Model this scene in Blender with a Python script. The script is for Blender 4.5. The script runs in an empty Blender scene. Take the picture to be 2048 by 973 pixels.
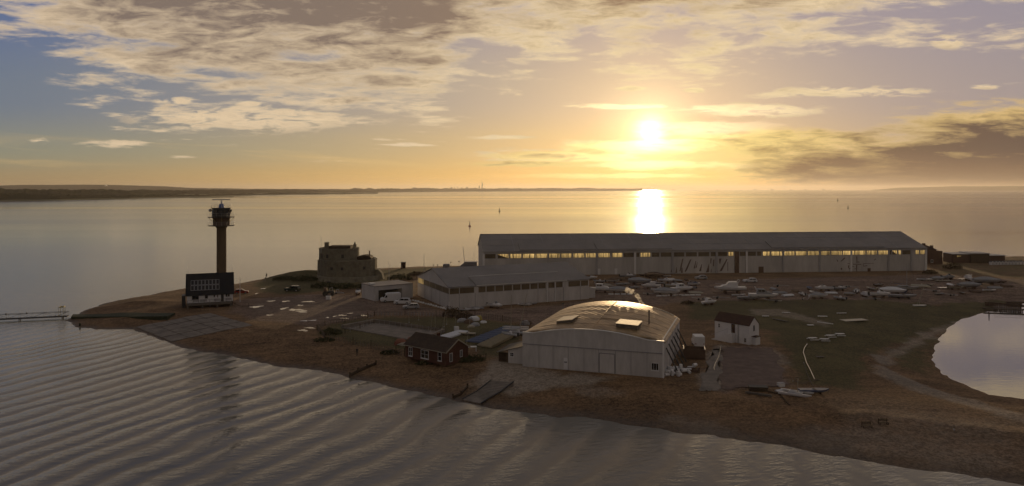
import bpy, math, random
import numpy as np
from mathutils import Vector, Matrix, noise as mnoise
R = math.radians
random.seed(7)
scene = bpy.context.scene
col = scene.collection

# ---------------------------------------------------------------- camera
F = 1462.0          # focal length in units of the 2048 px wide frame
HY = 379.0          # horizon row
CX = 1024.0
H = 34.0            # drone height above the water
cam = bpy.data.cameras.new('camera'); camo = bpy.data.objects.new('camera', cam); col.objects.link(camo)
camo.location = (0, 0, H); camo.rotation_euler = (R(90), 0, 0)
cam.sensor_width = 36; cam.lens = 36*F/2048
cam.shift_y = -(486.5-HY)/2048
cam.clip_start = 1; cam.clip_end = 300000
scene.camera = camo

# ---------------------------------------------------------------- node maths
class E:
    """a socket with arithmetic"""
    def __init__(s, nt, sock): s.nt = nt; s.s = sock
    def _m(s, op, *a, clamp=False):
        n = s.nt.nodes.new('ShaderNodeMath'); n.operation = op; n.use_clamp = clamp
        for i, v in enumerate((s,)+a):
            if isinstance(v, E): s.nt.links.new(v.s, n.inputs[i])
            else: n.inputs[i].default_value = v
        return E(s.nt, n.outputs[0])
    def __add__(s, o): return s._m('ADD', o)
    __radd__ = __add__
    def __mul__(s, o): return s._m('MULTIPLY', o)
    __rmul__ = __mul__
    def __sub__(s, o): return s._m('SUBTRACT', o)
    def __rsub__(s, o): return (s*-1)+o
    def __truediv__(s, o): return s._m('DIVIDE', o)
    def __pow__(s, o): return s._m('POWER', o)
    def max(s, o): return s._m('MAXIMUM', o)
    def min(s, o): return s._m('MINIMUM', o)
    def exp(s): return s._m('EXPONENT')
    def sin(s): return s._m('SINE')
    def clamp(s): return s._m('ADD', 0.0, clamp=True)
    def ss(s, a, b):
        n = s.nt.nodes.new('ShaderNodeMapRange'); n.interpolation_type = 'SMOOTHSTEP'
        s.nt.links.new(s.s, n.inputs[0]); n.inputs[1].default_value = a; n.inputs[2].default_value = b
        return E(s.nt, n.outputs[0])
    def lin(s, a, b, c=0.0, d=1.0):
        n = s.nt.nodes.new('ShaderNodeMapRange')
        s.nt.links.new(s.s, n.inputs[0]); n.inputs[1].default_value = a; n.inputs[2].default_value = b
        n.inputs[3].default_value = c; n.inputs[4].default_value = d
        return E(s.nt, n.outputs[0])
def setin(nt, sock, v):
    if isinstance(v, E): nt.links.new(v.s, sock)
    elif isinstance(v, (tuple, list)) and len(v) == 3 and sock.type == 'RGBA': sock.default_value = (*v, 1)
    else: sock.default_value = v
def mixc(nt, f, a, b, blend='MIX'):
    n = nt.nodes.new('ShaderNodeMix'); n.data_type = 'RGBA'; n.blend_type = blend
    setin(nt, n.inputs[0], f); setin(nt, n.inputs[6], a); setin(nt, n.inputs[7], b)
    return E(nt, n.outputs[2])
def comb(nt, x, y, z):
    n = nt.nodes.new('ShaderNodeCombineXYZ')
    for i, v in enumerate((x, y, z)): setin(nt, n.inputs[i], v)
    return E(nt, n.outputs[0])
def sep(nt, v):
    n = nt.nodes.new('ShaderNodeSeparateXYZ'); nt.links.new(v.s, n.inputs[0])
    return [E(nt, o) for o in n.outputs]
def noise(nt, vec, scale, detail=4, rough=.55, dist=0.0, out=0):
    n = nt.nodes.new('ShaderNodeTexNoise')
    if vec is not None: nt.links.new(vec.s, n.inputs['Vector'])
    n.inputs['Scale'].default_value = scale; n.inputs['Detail'].default_value = detail
    n.inputs['Roughness'].default_value = rough; n.inputs['Distortion'].default_value = dist
    return E(nt, n.outputs[out])
def vscale(nt, v, s):
    n = nt.nodes.new('ShaderNodeVectorMath'); n.operation = 'MULTIPLY'
    nt.links.new(v.s, n.inputs[0]); n.inputs[1].default_value = s
    return E(nt, n.outputs[0])
def curve(nt, f, pts):
    n = nt.nodes.new('ShaderNodeFloatCurve'); nt.links.new(f.s, n.inputs[1])
    c = n.mapping.curves[0]; n.mapping.use_clip = False
    while len(c.points) > 2: c.points.remove(c.points[1])
    c.points[0].location = pts[0]; c.points[-1].location = pts[-1]
    for p in pts[1:-1]: c.points.new(*p)
    for p in c.points: p.handle_type = 'AUTO_CLAMPED'
    n.mapping.update()
    return E(nt, n.outputs[0])
def S(r, g, b):     # sRGB 0..255 to linear
    return tuple((c/255/12.92) if c/255 <= .04045 else ((c/255+.055)/1.055)**2.4 for c in (r, g, b))

# ---------------------------------------------------------------- sky and sun
SUN_AZ = math.atan2(1300-CX, F)
SUN_EL = math.atan((HY-264)/math.hypot(F, 1300-CX))
sd = Vector((math.sin(SUN_AZ)*math.cos(SUN_EL), math.cos(SUN_AZ)*math.cos(SUN_EL), math.sin(SUN_EL)))
w = bpy.data.worlds.new('World'); scene.world = w; w.use_nodes = True
nt = w.node_tree; nt.nodes.clear()
tc = nt.nodes.new('ShaderNodeTexCoord')
D = E(nt, tc.outputs['Generated'])
dx, dy, dz = sep(nt, D)
el = dz.max(0.0)
sky = nt.nodes.new('ShaderNodeTexSky'); sky.sky_type = 'NISHITA'; sky.sun_disc = False
sky.sun_elevation = SUN_EL; sky.sun_rotation = SUN_AZ
sky.altitude = 30; sky.air_density = 1.0; sky.dust_density = 1.6; sky.ozone_density = 1.0
nt.links.new(comb(nt, dx, dy, el+0.004).s, sky.inputs[0])
sc = nt.nodes.new('ShaderNodeVectorMath'); sc.operation = 'SCALE'
nt.links.new(sky.outputs[0], sc.inputs[0]); sc.inputs['Scale'].default_value = 0.055
nish = E(nt, sc.outputs[0])
# direction measured as slopes about the +Y axis (world fixed)
yy = dy.max(0.12)
U = dx/yy                     # -0.70 .. 0.70 over the view
V = el/yy                     # 0 .. 0.26
front = dy.ss(-.3, .3)
# clear-sky colour by height and side
u01 = U.lin(-.72, .72)
hl, hm, hr = S(172,145,100), S(222,176,92), S(196,152,92)
horizon = mixc(nt, u01.ss(0, .5), hl, mixc(nt, u01.ss(.62, 1), hm, hr))
low = mixc(nt, u01.ss(0, .55), S(142,143,126), mixc(nt, u01.ss(.6, 1), S(194,170,128), S(168,150,136)))
mid = mixc(nt, u01.ss(0, .5), S(112,124,142), mixc(nt, u01.ss(.6, .95), S(170,158,148), S(158,146,150)))
top = mixc(nt, u01.ss(0, .6), S(92,110,152), S(150,142,156))
c = mixc(nt, V.ss(0.0, .055), horizon, low)
c = mixc(nt, V.ss(.04, .125), c, mid)
c = mixc(nt, V.ss(.13, .27), c, top)
c = mixc(nt, el.ss(.25, .95), c, S(96,98,98))
c = mixc(nt, front, S(98,92,94), c)
clear = mixc(nt, 0.15, c, nish)
# sun glow
dt = nt.nodes.new('ShaderNodeVectorMath'); dt.operation = 'DOT_PRODUCT'
nt.links.new(D.s, dt.inputs[0]); dt.inputs[1].default_value = sd
ang = (1.0-E(nt, dt.outputs['Value'])).max(0.0)        # ~ theta^2/2
def gl(theta): return (ang*(-2.0/(R(theta)**2))).exp() # gaussian in angle, 1/e at theta*0.7
g0, g1, g2, g3 = gl(1.0), gl(2.9), gl(7.5), gl(17.0)
# clouds: height field read on a plane overhead
inv = el+.045
P2 = comb(nt, dx/inv, dy/inv, 0.0)
nA = noise(nt, P2, 0.55, 9, .6, .25)
nB = noise(nt, vscale(nt, P2, (1, 1.0, 1)), 1.9, 7, .62, .3)
nC = noise(nt, comb(nt, dx/inv+7.3, dy/inv, 2.0), 0.33, 8, .58, .4)
# upper bank; its lower rim as slope against side
rim = curve(nt, u01, [(0,.215),(.05,.19),(.14,.135),(.26,.11),(.36,.095),(.42,.10),(.455,.15),(.50,.175),(.55,.178),(.62,.158),(.66,.152),(.72,.175),(.80,.205),(.88,.235),(1,.246)])
bank = (V-rim-.018)
nS = noise(nt, comb(nt, U*5, V*22, 0.0), 1.0, 5, .6, .4)
nG = noise(nt, comb(nt, U*16, V*66, 11.0), 1.0, 8, .66, .5)
d1 = ((bank*9.0).min(1.1) + (nB-.5)*3.0 + (nA-.5)*2.0 + (nS-.5)*1.8 + (nG-.5)*1.6 + 0.20 + U.ss(.48, .66)*.25 + V.ss(.25,.30)*.6)
a1 = d1.ss(-.1, .75)
thick1 = ((bank*13.0-.50).min(1.0) + (nA-.5)*2.6 + (nB-.5)*2.2 + (nS-.5)*1.9 + (nG-.5)*3.3 + .06 - U.ss(.35,.6)*.25).lin(-.35, 1.05).clamp()
# detached streaks: (u, v, half width, half height, weight)
def ell(u0, v0, wu, wv):
    a = (U-u0)/wu; b = (V-v0)/wv
    return (1.0-(a*a+b*b)).max(-1.5)
def pu(x): return (x-CX)/F
def pv(y): return (HY-y)/F
st = None
for (x, y, ww, hh) in [(500,238,215,27),(352,202,45,8),(500,208,30,6),(235,288,70,8),(360,315,28,4),(1490,222,150,15),(1230,213,95,6),
                       (1700,184,170,11),(1262,177,32,5),(1400,262,120,20),(1970,174,30,5),(1895,84,34,14),(1390,180,22,6),
                       (640,160,10,2),(820,290,60,4),(1060,312,110,14),(80,282,22,6),(1000,275,60,5)]:
    e = ell(pu(x), pv(y), ww/F, hh/F)
    st = e if st is None else st.max(e)
nD = noise(nt, comb(nt, U*22, V*110, 3.0), 1.0, 7, .64, .5)
d2 = st*.55 + (nD-.5)*4.6 + .12
a2 = d2.ss(-.1, .7)*(st.ss(-1.3, .7))
# low bank on the right and bars below the sun
br = ell(pu(1290), pv(296), 170/F, 15/F).max(ell(pu(1180), pv(328), 260/F, 9/F)).max(ell(pu(2020), pv(322), 650/F, 62/F)).max(ell(pu(2100), pv(262), 330/F, 60/F)).max(ell(pu(1560), pv(288), 230/F, 30/F)).max(ell(pu(1120), pv(312), 160/F, 11/F)).max(ell(pu(1850), pv(348), 330/F, 34/F))
nE = noise(nt, comb(nt, U*7, V*42, 8.0), 1.0, 8, .6, .45)
d3 = br*.8 + (nE-.5)*2.2 + (nD-.5)*1.2 + .16
a3 = d3.ss(-.1, .6)*br.ss(-.8, 0.0)
thick3 = (br*.45 + (nE-.5)*3.2 + (nD-.5)*1.6 + (U-pu(1450))*.9 - (V-pv(300)).max(0.0)*12.0 - g2*1.1).lin(-.25, .6).clamp()
# faint cirrus veil near the horizon
rain = U.ss(pu(1440), pu(1820))*V.ss(.060, .020)
nF = noise(nt, comb(nt, U*3.5, V*60+U*4, 5.0), 1.0, 5, .6, .6)
a4 = nF.ss(.52, .72)*V.ss(.11, .03)*.35
# cloud beyond the frame overhead breaks up
over = V.ss(.55, .30)
a1 = a1*(over+(1.0-over)*nA.ss(.42, .62))
warm = (g2*.9+g3*.6).min(1.0)
thin_c = mixc(nt, warm, S(228,203,168), S(255,230,176))
dark_c = mixc(nt, warm, S(128,112,100), S(168,132,94))
cloud1 = mixc(nt, thick1, thin_c, dark_c)
cloud1 = mixc(nt, el.ss(.3, .8), cloud1, S(122,119,114))
thin3 = mixc(nt, warm, S(214,180,120), S(255,224,140))
dark3 = mixc(nt, warm, S(92,76,70), S(150,112,62))
cloud3 = mixc(nt, thick3, thin3, dark3)
out = mixc(nt, a4, clear, thin3)
glow = nt.nodes.new('ShaderNodeVectorMath'); glow.operation = 'ADD'
def scol(colr, f):
    n = nt.nodes.new('ShaderNodeVectorMath'); n.operation = 'SCALE'; n.inputs[0].default_value = colr
    nt.links.new(f.s, n.inputs['Scale']); return n.outputs[0]
def addv(a, b):
    n = nt.nodes.new('ShaderNodeVectorMath'); n.operation = 'ADD'
    nt.links.new(a, n.inputs[0]); nt.links.new(b, n.inputs[1]); return n.outputs[0]
o2 = addv(out.s, scol((.20,.13,.05), g2))
o2 = addv(o2, scol((.055,.036,.014), g3))
o2 = E(nt, o2)
o2 = mixc(nt, a2*front, o2, mixc(nt, ((nD-.5)*2.4+.1).clamp(), thin_c, mixc(nt, .65, thin_c, dark_c)))
o2 = mixc(nt, a3*front, o2, cloud3)
o2 = mixc(nt, rain*front*.8, o2, S(124,96,74))
o2 = mixc(nt, a1*V.ss(.02, .06)*.97, o2, cloud1)
o3 = addv(o2.s, scol((1.7,1.4,.9), g0*(nD.ss(.30, .66)*.5+.62)))
o3 = addv(o3, scol((.58,.44,.21), g1*(a3*1.1+1.0)))
sb = None      # thin cloud bars lit from behind near the sun
for (x, y, ww, hh) in [(1235,213,110,7),(1275,292,190,17),(1440,258,130,20),(1120,314,170,12),(1330,332,190,10),(1480,222,150,13),(1200,352,260,6)]:
    e = ell(pu(x), pv(y), ww/F, hh/F); sb = e if sb is None else sb.max(e)
ab = (sb*.8 + (nE-.5)*2.6 + (nD-.5)*2.2 + .1).ss(0.0, .8)*sb.ss(-.9, .3)
o3 = addv(o3, scol((.42,.34,.20), ab*(g2*1.0+.10)*front))
bg = nt.nodes.new('ShaderNodeBackground'); nt.links.new(o3, bg.inputs[0]); bg.inputs[1].default_value = 1.0
wo = nt.nodes.new('ShaderNodeOutputWorld'); nt.links.new(bg.outputs[0], wo.inputs[0])
w.cycles.sampling_method = 'MANUAL'; w.cycles.sample_map_resolution = 1024

sl = bpy.data.lights.new('sun', 'SUN'); so = bpy.data.objects.new('sun', sl); col.objects.link(so)
sl.energy = 2.0; sl.angle = R(0.6); sl.color = (1.0, .70, .38)
so.rotation_euler = (-sd).to_track_quat('-Z', 'Y').to_euler(); so.location = (60, 500, 90)
vs = scene.view_settings; vs.view_transform = 'Standard'; vs.look = 'None'; vs.exposure = 0; vs.gamma = 1
vs.use_curve_mapping = False

# ---------------------------------------------------------------- scene helpers
def tag(o, label=None, cat=None, group=None, kind=None):
    if label: o['label'] = label
    if cat: o['category'] = cat
    if group: o['group'] = group
    if kind: o['kind'] = kind
    return o
def empty(name, loc, rz=0.0, label=None, cat=None, group=None, kind=None):
    o = bpy.data.objects.new(name, None); col.objects.link(o); o.empty_display_size = .5
    o.location = loc; o.rotation_euler = (0, 0, rz)
    return tag(o, label, cat, group, kind)
def wpt(px, py, z=2.0):
    """world point on the level z seen at photo position px,py (measured once, baked as metres)"""
    Y = F*(H-z)/(py-HY)
    return Vector(((px-CX)/F*Y, Y, z))
def zat(Y, py): return H-(py-HY)*Y/F
class MB:
    def __init__(s): s.v = []; s.f = []; s.sm = []
    def add(s, vs, fs, smooth=False):
        b = len(s.v); s.v += [tuple(v) for v in vs]; s.f += [tuple(b+i for i in f) for f in fs]; s.sm += [smooth]*len(fs); return s
    def box(s, x0, x1, y0, y1, z0, z1):
        x0, x1 = min(x0,x1), max(x0,x1); y0, y1 = min(y0,y1), max(y0,y1); z0, z1 = min(z0,z1), max(z0,z1)
        return s.add([(x0,y0,z0),(x1,y0,z0),(x1,y1,z0),(x0,y1,z0),(x0,y0,z1),(x1,y0,z1),(x1,y1,z1),(x0,y1,z1)],
              [(0,3,2,1),(4,5,6,7),(0,1,5,4),(1,2,6,5),(2,3,7,6),(3,0,4,7)])
    def prism(s, pts, off):
        """polygon pts (3d list) extruded by vector off"""
        n = len(pts); a = [Vector(p) for p in pts]; b = [p+Vector(off) for p in a]
        return s.add(a+b, [tuple(range(n))[::-1], tuple(range(n, 2*n))]+[(i, (i+1)%n, n+(i+1)%n, n+i) for i in range(n)])
    def tube(s, p0, p1, r0, r1=None, n=6, cap=True, smooth=True):
        p0, p1 = Vector(p0), Vector(p1); r1 = r0 if r1 is None else r1
        d = (p1-p0).normalized(); a = d.orthogonal().normalized(); b = d.cross(a)
        vs = []
        for p, r in ((p0, r0), (p1, r1)):
            for i in range(n):
                t = 2*math.pi*i/n; vs.append(p+a*(r*math.cos(t))+b*(r*math.sin(t)))
        s.add(vs, [(i, (i+1)%n, n+(i+1)%n, n+i) for i in range(n)], smooth)
        if cap: s.add(vs, [tuple(range(n))[::-1], tuple(range(n, 2*n))])
        return s
    def path(s, pts, r, n=5):
        for a, b in zip(pts, pts[1:]): s.tube(a, b, r, r, n)
        return s
    def lathe(s, prof, n=16, c=(0,0,0), smooth=True, caps=True):
        vs = []; 
        for r, z in prof:
            for i in range(n):
                t = 2*math.pi*i/n; vs.append((c[0]+r*math.cos(t), c[1]+r*math.sin(t), c[2]+z))
        fs = [(k*n+i, k*n+(i+1)%n, (k+1)*n+(i+1)%n, (k+1)*n+i) for k in range(len(prof)-1) for i in range(n)]
        s.add(vs, fs, smooth)
        if caps: s.add(vs[:n]+vs[-n:], [tuple(range(n))[::-1], tuple(range(n, 2*n))])
        return s
    def build(s, name, mat, parent=None, **kw):
        me = bpy.data.meshes.new(name); me.from_pydata(s.v, [], s.f); me.validate()
        if len(me.polygons) == len(s.sm): me.polygons.foreach_set('use_smooth', s.sm)
        me.materials.append(mat)
        o = bpy.data.objects.new(name, me); col.objects.link(o)
        if parent is not None: o.parent = parent
        return tag(o, **kw) if kw else o
def copy_tree(o, parent=None):
    c = o.copy(); col.objects.link(c)
    if parent is not None: c.parent = parent
    for ch in kids.get(o.name, []) : copy_tree(ch, c)
    return c
kids = {}
def reg(root):
    """remember the parts under a template so that copies are quick"""
    for ch in root.children_recursive: kids.setdefault(ch.parent.name, []).append(ch)
    return root
def bevel(o, wd=.03):
    m = o.modifiers.new('bevel', 'BEVEL'); m.width = wd; m.segments = 2; m.limit_method = 'ANGLE'; return o

# ---------------------------------------------------------------- materials
def mat(name, base, rough=.8, metal=0.0, var=.25, scale=.6, bump=None, spec=.5, streak=False, col2=None, emis=None):
    m = bpy.data.materials.new(name); m.use_nodes = True; nt = m.node_tree
    b = nt.nodes['Principled BSDF']
    g = nt.nodes.new('ShaderNodeNewGeometry'); P = E(nt, g.outputs['Position'])
    v = vscale(nt, P, (1, 1, .25)) if streak else P
    n1 = noise(nt, v, scale, 6, .62); n2 = noise(nt, v, scale*9, 3, .6)
    f = (n1*.75+n2*.25).lin(.3, .7).clamp()
    lo = tuple(c*(1-var) for c in base) if col2 is None else col2
    hi = tuple(min(1, c*(1+var*.6)) for c in base)
    setin(nt, b.inputs['Base Color'], mixc(nt, f, lo, hi))
    b.inputs['Roughness'].default_value = rough; b.inputs['Metallic'].default_value = metal
    b.inputs['Specular IOR Level'].default_value = spec
    if bump:
        kind, sc_, amt = bump
        if kind == 'noise': hgt = noise(nt, P, sc_, 6, .65)
        else:
            tcn = nt.nodes.new('ShaderNodeTexCoord'); ox, oy, oz = sep(nt, E(nt, tcn.outputs['Object']))
            ax = {'corr': ox+oy, 'planks': oz, 'tiles': oz}[kind]
            hgt = (ax*(2*math.pi*sc_)).sin()*.5+.5
            if kind != 'corr': hgt = hgt**.35
            nz = noise(nt, P, 1.2, 4, .6); hgt = hgt*.7+nz*.5
        bn = nt.nodes.new('ShaderNodeBump'); bn.inputs['Distance'].default_value = amt; bn.inputs['Strength'].default_value = 1
        nt.links.new(hgt.s, bn.inputs['Height']); nt.links.new(bn.outputs[0], b.inputs['Normal'])
    if emis:
        b.inputs['Emission Color'].default_value = (*emis[0], 1); b.inputs['Emission Strength'].default_value = emis[1]
    return m
M = {}
M['wall'] = mat('white_cladding', (.50,.48,.46), .6, var=.38, scale=.12, streak=True, bump=('corr', 1.6, .02))
M['wall2'] = mat('pale_cladding', (.53,.51,.50), .6, var=.30, scale=.3, streak=True, bump=('corr', 1.1, .015))
M['roof_grey'] = mat('grey_roof_sheet', (.215,.195,.185), .65, var=.25, scale=.12, bump=('corr', 1.2, .02))
M['roof_barrel'] = mat('barrel_roof_sheet', (.40,.27,.14), .47, .55, var=.6, scale=.45, bump=('corr', .8, .028), spec=.75)
M['trim'] = mat('white_trim', (.72,.71,.70), .5, var=.1)
M['trim_grey'] = mat('grey_trim', (.36,.35,.36), .6, var=.15)
M['seam'] = mat('cladding_seam', (.26,.25,.27), .7, var=.1)
M['dark'] = mat('dark_metal', (.035,.033,.032), .6, var=.2)
M['rust'] = mat('rusty_brown_metal', (.10,.055,.035), .75, var=.35, scale=1.5)
M['steel'] = mat('galvanised_steel', (.42,.42,.42), .35, .7, var=.15)
M['black_roof'] = mat('black_slate', (.020,.020,.024), .75, var=.3, scale=1.2, bump=('tiles', 2.2, .02), spec=.2)
M['brown_roof'] = mat('brown_tiles', (.060,.040,.028), .85, var=.4, scale=1.5, bump=('tiles', 2.5, .03), spec=.25)
M['red_roof'] = mat('red_brown_tiles', (.065,.034,.027), .85, var=.3, scale=1.5, bump=('tiles', 2.5, .02), spec=.25)
M['white'] = mat('white_paint', (.66,.65,.66), .55, var=.12, scale=.8)
M['brick'] = mat('red_brick', (.10,.045,.032), .9, var=.4, scale=3.0, bump=('tiles', 6, .01), spec=.2)
M['darkbrick'] = mat('dark_brick', (.11,.060,.042), .9, var=.35, scale=3.0)
M['stone'] = mat('castle_stone', (.185,.168,.125), .95, var=.40, scale=.8, bump=('noise', 2.2, .12), spec=.15)
M['stone2'] = mat('castle_stone_lower', (.22,.20,.15), .95, var=.45, scale=.6, bump=('noise', 1.8, .15), spec=.15)
M['concrete'] = mat('tower_concrete', (.15,.115,.075), .9, var=.25, scale=.5, streak=True, bump=('noise', 3, .02), spec=.2)
M['slab'] = mat('slip_concrete', (.23,.195,.165), .85, var=.45, scale=.6, bump=('noise', 3, .02), spec=.3)
M['timber'] = mat('weathered_timber', (.075,.052,.035), .9, var=.35, scale=2, spec=.2)
M['timber2'] = mat('grey_timber', (.15,.13,.11), .9, var=.3, scale=2, spec=.2)
M['weed'] = mat('weed_covered_stone', (.035,.042,.018), .9, var=.5, scale=2, bump=('noise', 4, .1))
M['glass'] = mat('dark_window_glass', (.012,.013,.015), .08, var=.1)
M['glass_brown'] = mat('brown_hangar_glazing', (.115,.085,.048), .35, var=.3, scale=1.0, streak=True)
M['glass_glow0'] = mat('glow_glazing', (.3,.25,.15), .4, emis=((.95,.60,.19), .95))  # emission in place of sunlight coming through the panes
M['screen'] = mat('boat_screen', (.05,.05,.055), .05, var=.05)
M['blue'] = mat('blue_paint', (.020,.085,.32), .45, var=.12)
M['bluecover'] = mat('blue_boat_cover', (.08,.10,.17), .6, var=.18, scale=1.5)
M['cream'] = mat('cream_boat_cover', (.25,.20,.12), .75, var=.28, scale=1.5)
M['gel'] = mat('white_gelcoat', (.68,.67,.68), .3, var=.10, scale=.8)
M['gelgrey'] = mat('grey_boat_cover', (.28,.275,.285), .7, var=.2, scale=.8)
M['gelblue'] = mat('navy_hull', (.05,.07,.14), .3, var=.15)
M['gelcream'] = mat('cream_gelcoat', (.34,.30,.23), .4, var=.15)
M['brown'] = mat('brown_tarpaulin', (.12,.075,.05), .8, var=.25)
M['red'] = mat('red_car_paint', (.22,.02,.015), .25, var=.05)
M['orange'] = mat('orange_cover', (.20,.06,.03), .7, var=.2)
M['yellow'] = mat('yellow_plastic', (.35,.27,.05), .5, var=.15)
M['green_dark'] = mat('dark_green_paint', (.02,.035,.025), .25, var=.1)
M['silver'] = mat('silver_paint', (.42,.42,.44), .3, .3, var=.08)
M['tyre'] = mat('black_rubber', (.02,.02,.02), .85, var=.2)
M['skin'] = mat('skin', (.45,.28,.20), .6, var=.05)
M['cloth'] = mat('dark_clothing', (.02,.02,.025), .9, var=.3, scale=5)
M['cloth_b'] = mat('black_trousers', (.012,.012,.014), .9, var=.3, scale=5)
M['hair'] = mat('dark_hair', (.02,.014,.01), .8)
M['leaf'] = mat('bush_leaves', (.060,.062,.026), .85, var=.5, scale=1.3, spec=.2)
M['leaf_brown'] = mat('winter_bush_twigs', (.095,.065,.038), .9, var=.4, scale=1.3, spec=.2)
M['wood_far'] = mat('distant_woodland', (.050,.046,.022), 1.0, var=.55, scale=.02, spec=0)
M['city'] = mat('distant_concrete', (.16,.14,.13), .9, var=.3, scale=.01)
M['buoyred'] = mat('red_buoy_paint', (.35,.03,.02), .5, var=.1)
M['mural'] = mat('red_brown_wall_paint', (.13,.085,.07), .8, var=.25, scale=1.5)
M['panel'] = mat('solar_panel', (.010,.011,.016), .45, var=.15, spec=.3)
M['hose'] = mat('pale_plastic_pipe', (.55,.48,.38), .16, var=.1, spec=.9)
M['rooflight'] = mat('pale_rooflight_sheet', (.66,.54,.38), .62, var=.14, scale=1.0, bump=('corr', 3, .01))

m = bpy.data.materials.new('glow_glazing_uneven'); m.use_nodes = True; nt = m.node_tree; b = nt.nodes['Principled BSDF']
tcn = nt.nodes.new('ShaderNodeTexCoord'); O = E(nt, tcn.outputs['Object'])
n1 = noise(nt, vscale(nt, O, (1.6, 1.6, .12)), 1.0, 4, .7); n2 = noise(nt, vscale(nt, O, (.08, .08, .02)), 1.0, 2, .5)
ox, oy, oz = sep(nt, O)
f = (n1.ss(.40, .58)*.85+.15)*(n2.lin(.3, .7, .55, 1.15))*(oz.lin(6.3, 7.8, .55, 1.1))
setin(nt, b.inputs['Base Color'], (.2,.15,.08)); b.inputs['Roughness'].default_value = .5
b.inputs['Emission Color'].default_value = (.95,.62,.22,1); setin(nt, b.inputs['Emission Strength'], f*.62)  # uneven emission imitates low sun shining through the glazing
M['glass_glow'] = m
# ---------------------------------------------------------------- land shape
def seq(pts, z=0.0): return [wpt(x, y, z).xy for x, y in pts]
north = seq([(136,641),(150,654),(190,659),(265,658),(290,668),(345,688),(375,697),(450,711),(500,721),(550,731),(640,742),(700,756),(760,768),
   (820,782),(900,801),(960,813),(1040,822),(1120,833),(1200,841),(1280,853),(1400,868),(1500,884),(1600,900),(1700,917),(1800,932),(1900,946),(2048,973)])
south = seq([(2048,513),(1960,514),(1890,515),(1700,520),(1400,527),(1000,532),(940,533),(850,534.5),(758,538),(700,541),(594,547),(545,554),(506.5,562),(467,569),(420,573),
   (363,578.5),(330,584),(297,591.5),(262,597),(231.6,602),(200,610),(178,619),(159,629)])
land = [tuple(p) for p in north]+[(70,78),(90,66),(140,50),(330,40),(330,395)]+[tuple(p) for p in south]
pond = [tuple(p) for p in seq([(2048,798),(2010,794),(1980,789),(1940,775),(1900,757),(1877,740),(1867,718),(1872,695),(1885,670),(1902,652),(1925,640),(1958,629),
   (1988,621),(1991,612),(2010,611),(2048,607)])]+[(330,220),(330,125),(140,115)]
land = np.array(land); pond = np.array(pond)
def sdist(P, poly):
    """signed distance, positive inside; P (n,2)"""
    n = len(poly); d = np.full(len(P), 1e9); inside = np.zeros(len(P), bool)
    for i in range(n):
        a = poly[i]; b = poly[(i+1) % n]; ab = b-a
        t = np.clip(((P-a)@ab)/(ab@ab), 0, 1)
        q = P-(a+t[:, None]*ab); d = np.minimum(d, np.hypot(q[:, 0], q[:, 1]))
        c = ((a[1] > P[:, 1]) != (b[1] > P[:, 1]))
        with np.errstate(divide='ignore', invalid='ignore'):
            xi = (b[0]-a[0])*(P[:, 1]-a[1])/(b[1]-a[1])+a[0]
        inside ^= c & (P[:, 0] < xi)
    return np.where(inside, d, -d)
def sn(P, s, seed):
    """smooth sum-of-sines noise about 0"""
    rng = np.random.RandomState(seed); o = np.zeros(len(P))
    for k in range(7):
        a = rng.rand()*6.28; fq = s*(1+.9*k*rng.rand()+.35*k); ph = rng.rand()*6.28
        o += np.sin((P[:, 0]*math.cos(a)+P[:, 1]*math.sin(a))*fq+ph)/(1+.5*k)
    return o/3
mound = wpt(610, 552, 2).xy       # grassy bank beside the castle
def terrain_h(P):
    P = np.atleast_2d(np.asarray(P, float))
    jit = sn(P, .35, 3)*.9+sn(P, 1.1, 4)*.45+sn(P, 2.3, 14)*.3
    dl = sdist(P, land)+jit; dp = -sdist(P, pond)+sn(P, .5, 5)*.4+sn(P, 1.6, 15)*.35
    d = np.minimum(dl, dp*1.3)
    wide = 15+np.clip((P[:, 0]-20)/10, 0, 10)
    t = d/wide
    tt = np.clip(t, 0, 1.2)
    h = np.where(t > 0, 2.0*(tt/1.2)**.8, t*2.5)
    h = np.minimum(h, 2.0); h = np.maximum(h, -2.5)
    # storm ridge along the front beach
    h += np.where(d > 0, (.10+.16*np.clip((P[:, 0]-20)/20, 0, 1))*np.exp(-((d-wide*.8)/2.0)**2)*(1+sn(P, .4, 9)), 0)
    e = np.exp(-(((P[:, 0]-mound[0])/13)**2+((P[:, 1]-mound[1]-2)/6)**2))
    e2 = np.exp(-(((P[:, 0]-wpt(270,606,2).x)/9)**2+((P[:, 1]-wpt(270,606,2).y)/4)**2))
    return h+e*1.9*(dl > 0)*np.clip(dl/8, 0, 1)+e2*.9
def gh(x, y): return float(terrain_h([(x, y)])[0])
def gpt(px, py):
    z = 2.0
    for _ in range(8):
        p = wpt(px, py, z); z = .5*z+.5*max(gh(p.x, p.y), 0)
    p.z = gh(p.x, p.y); return p

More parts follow.
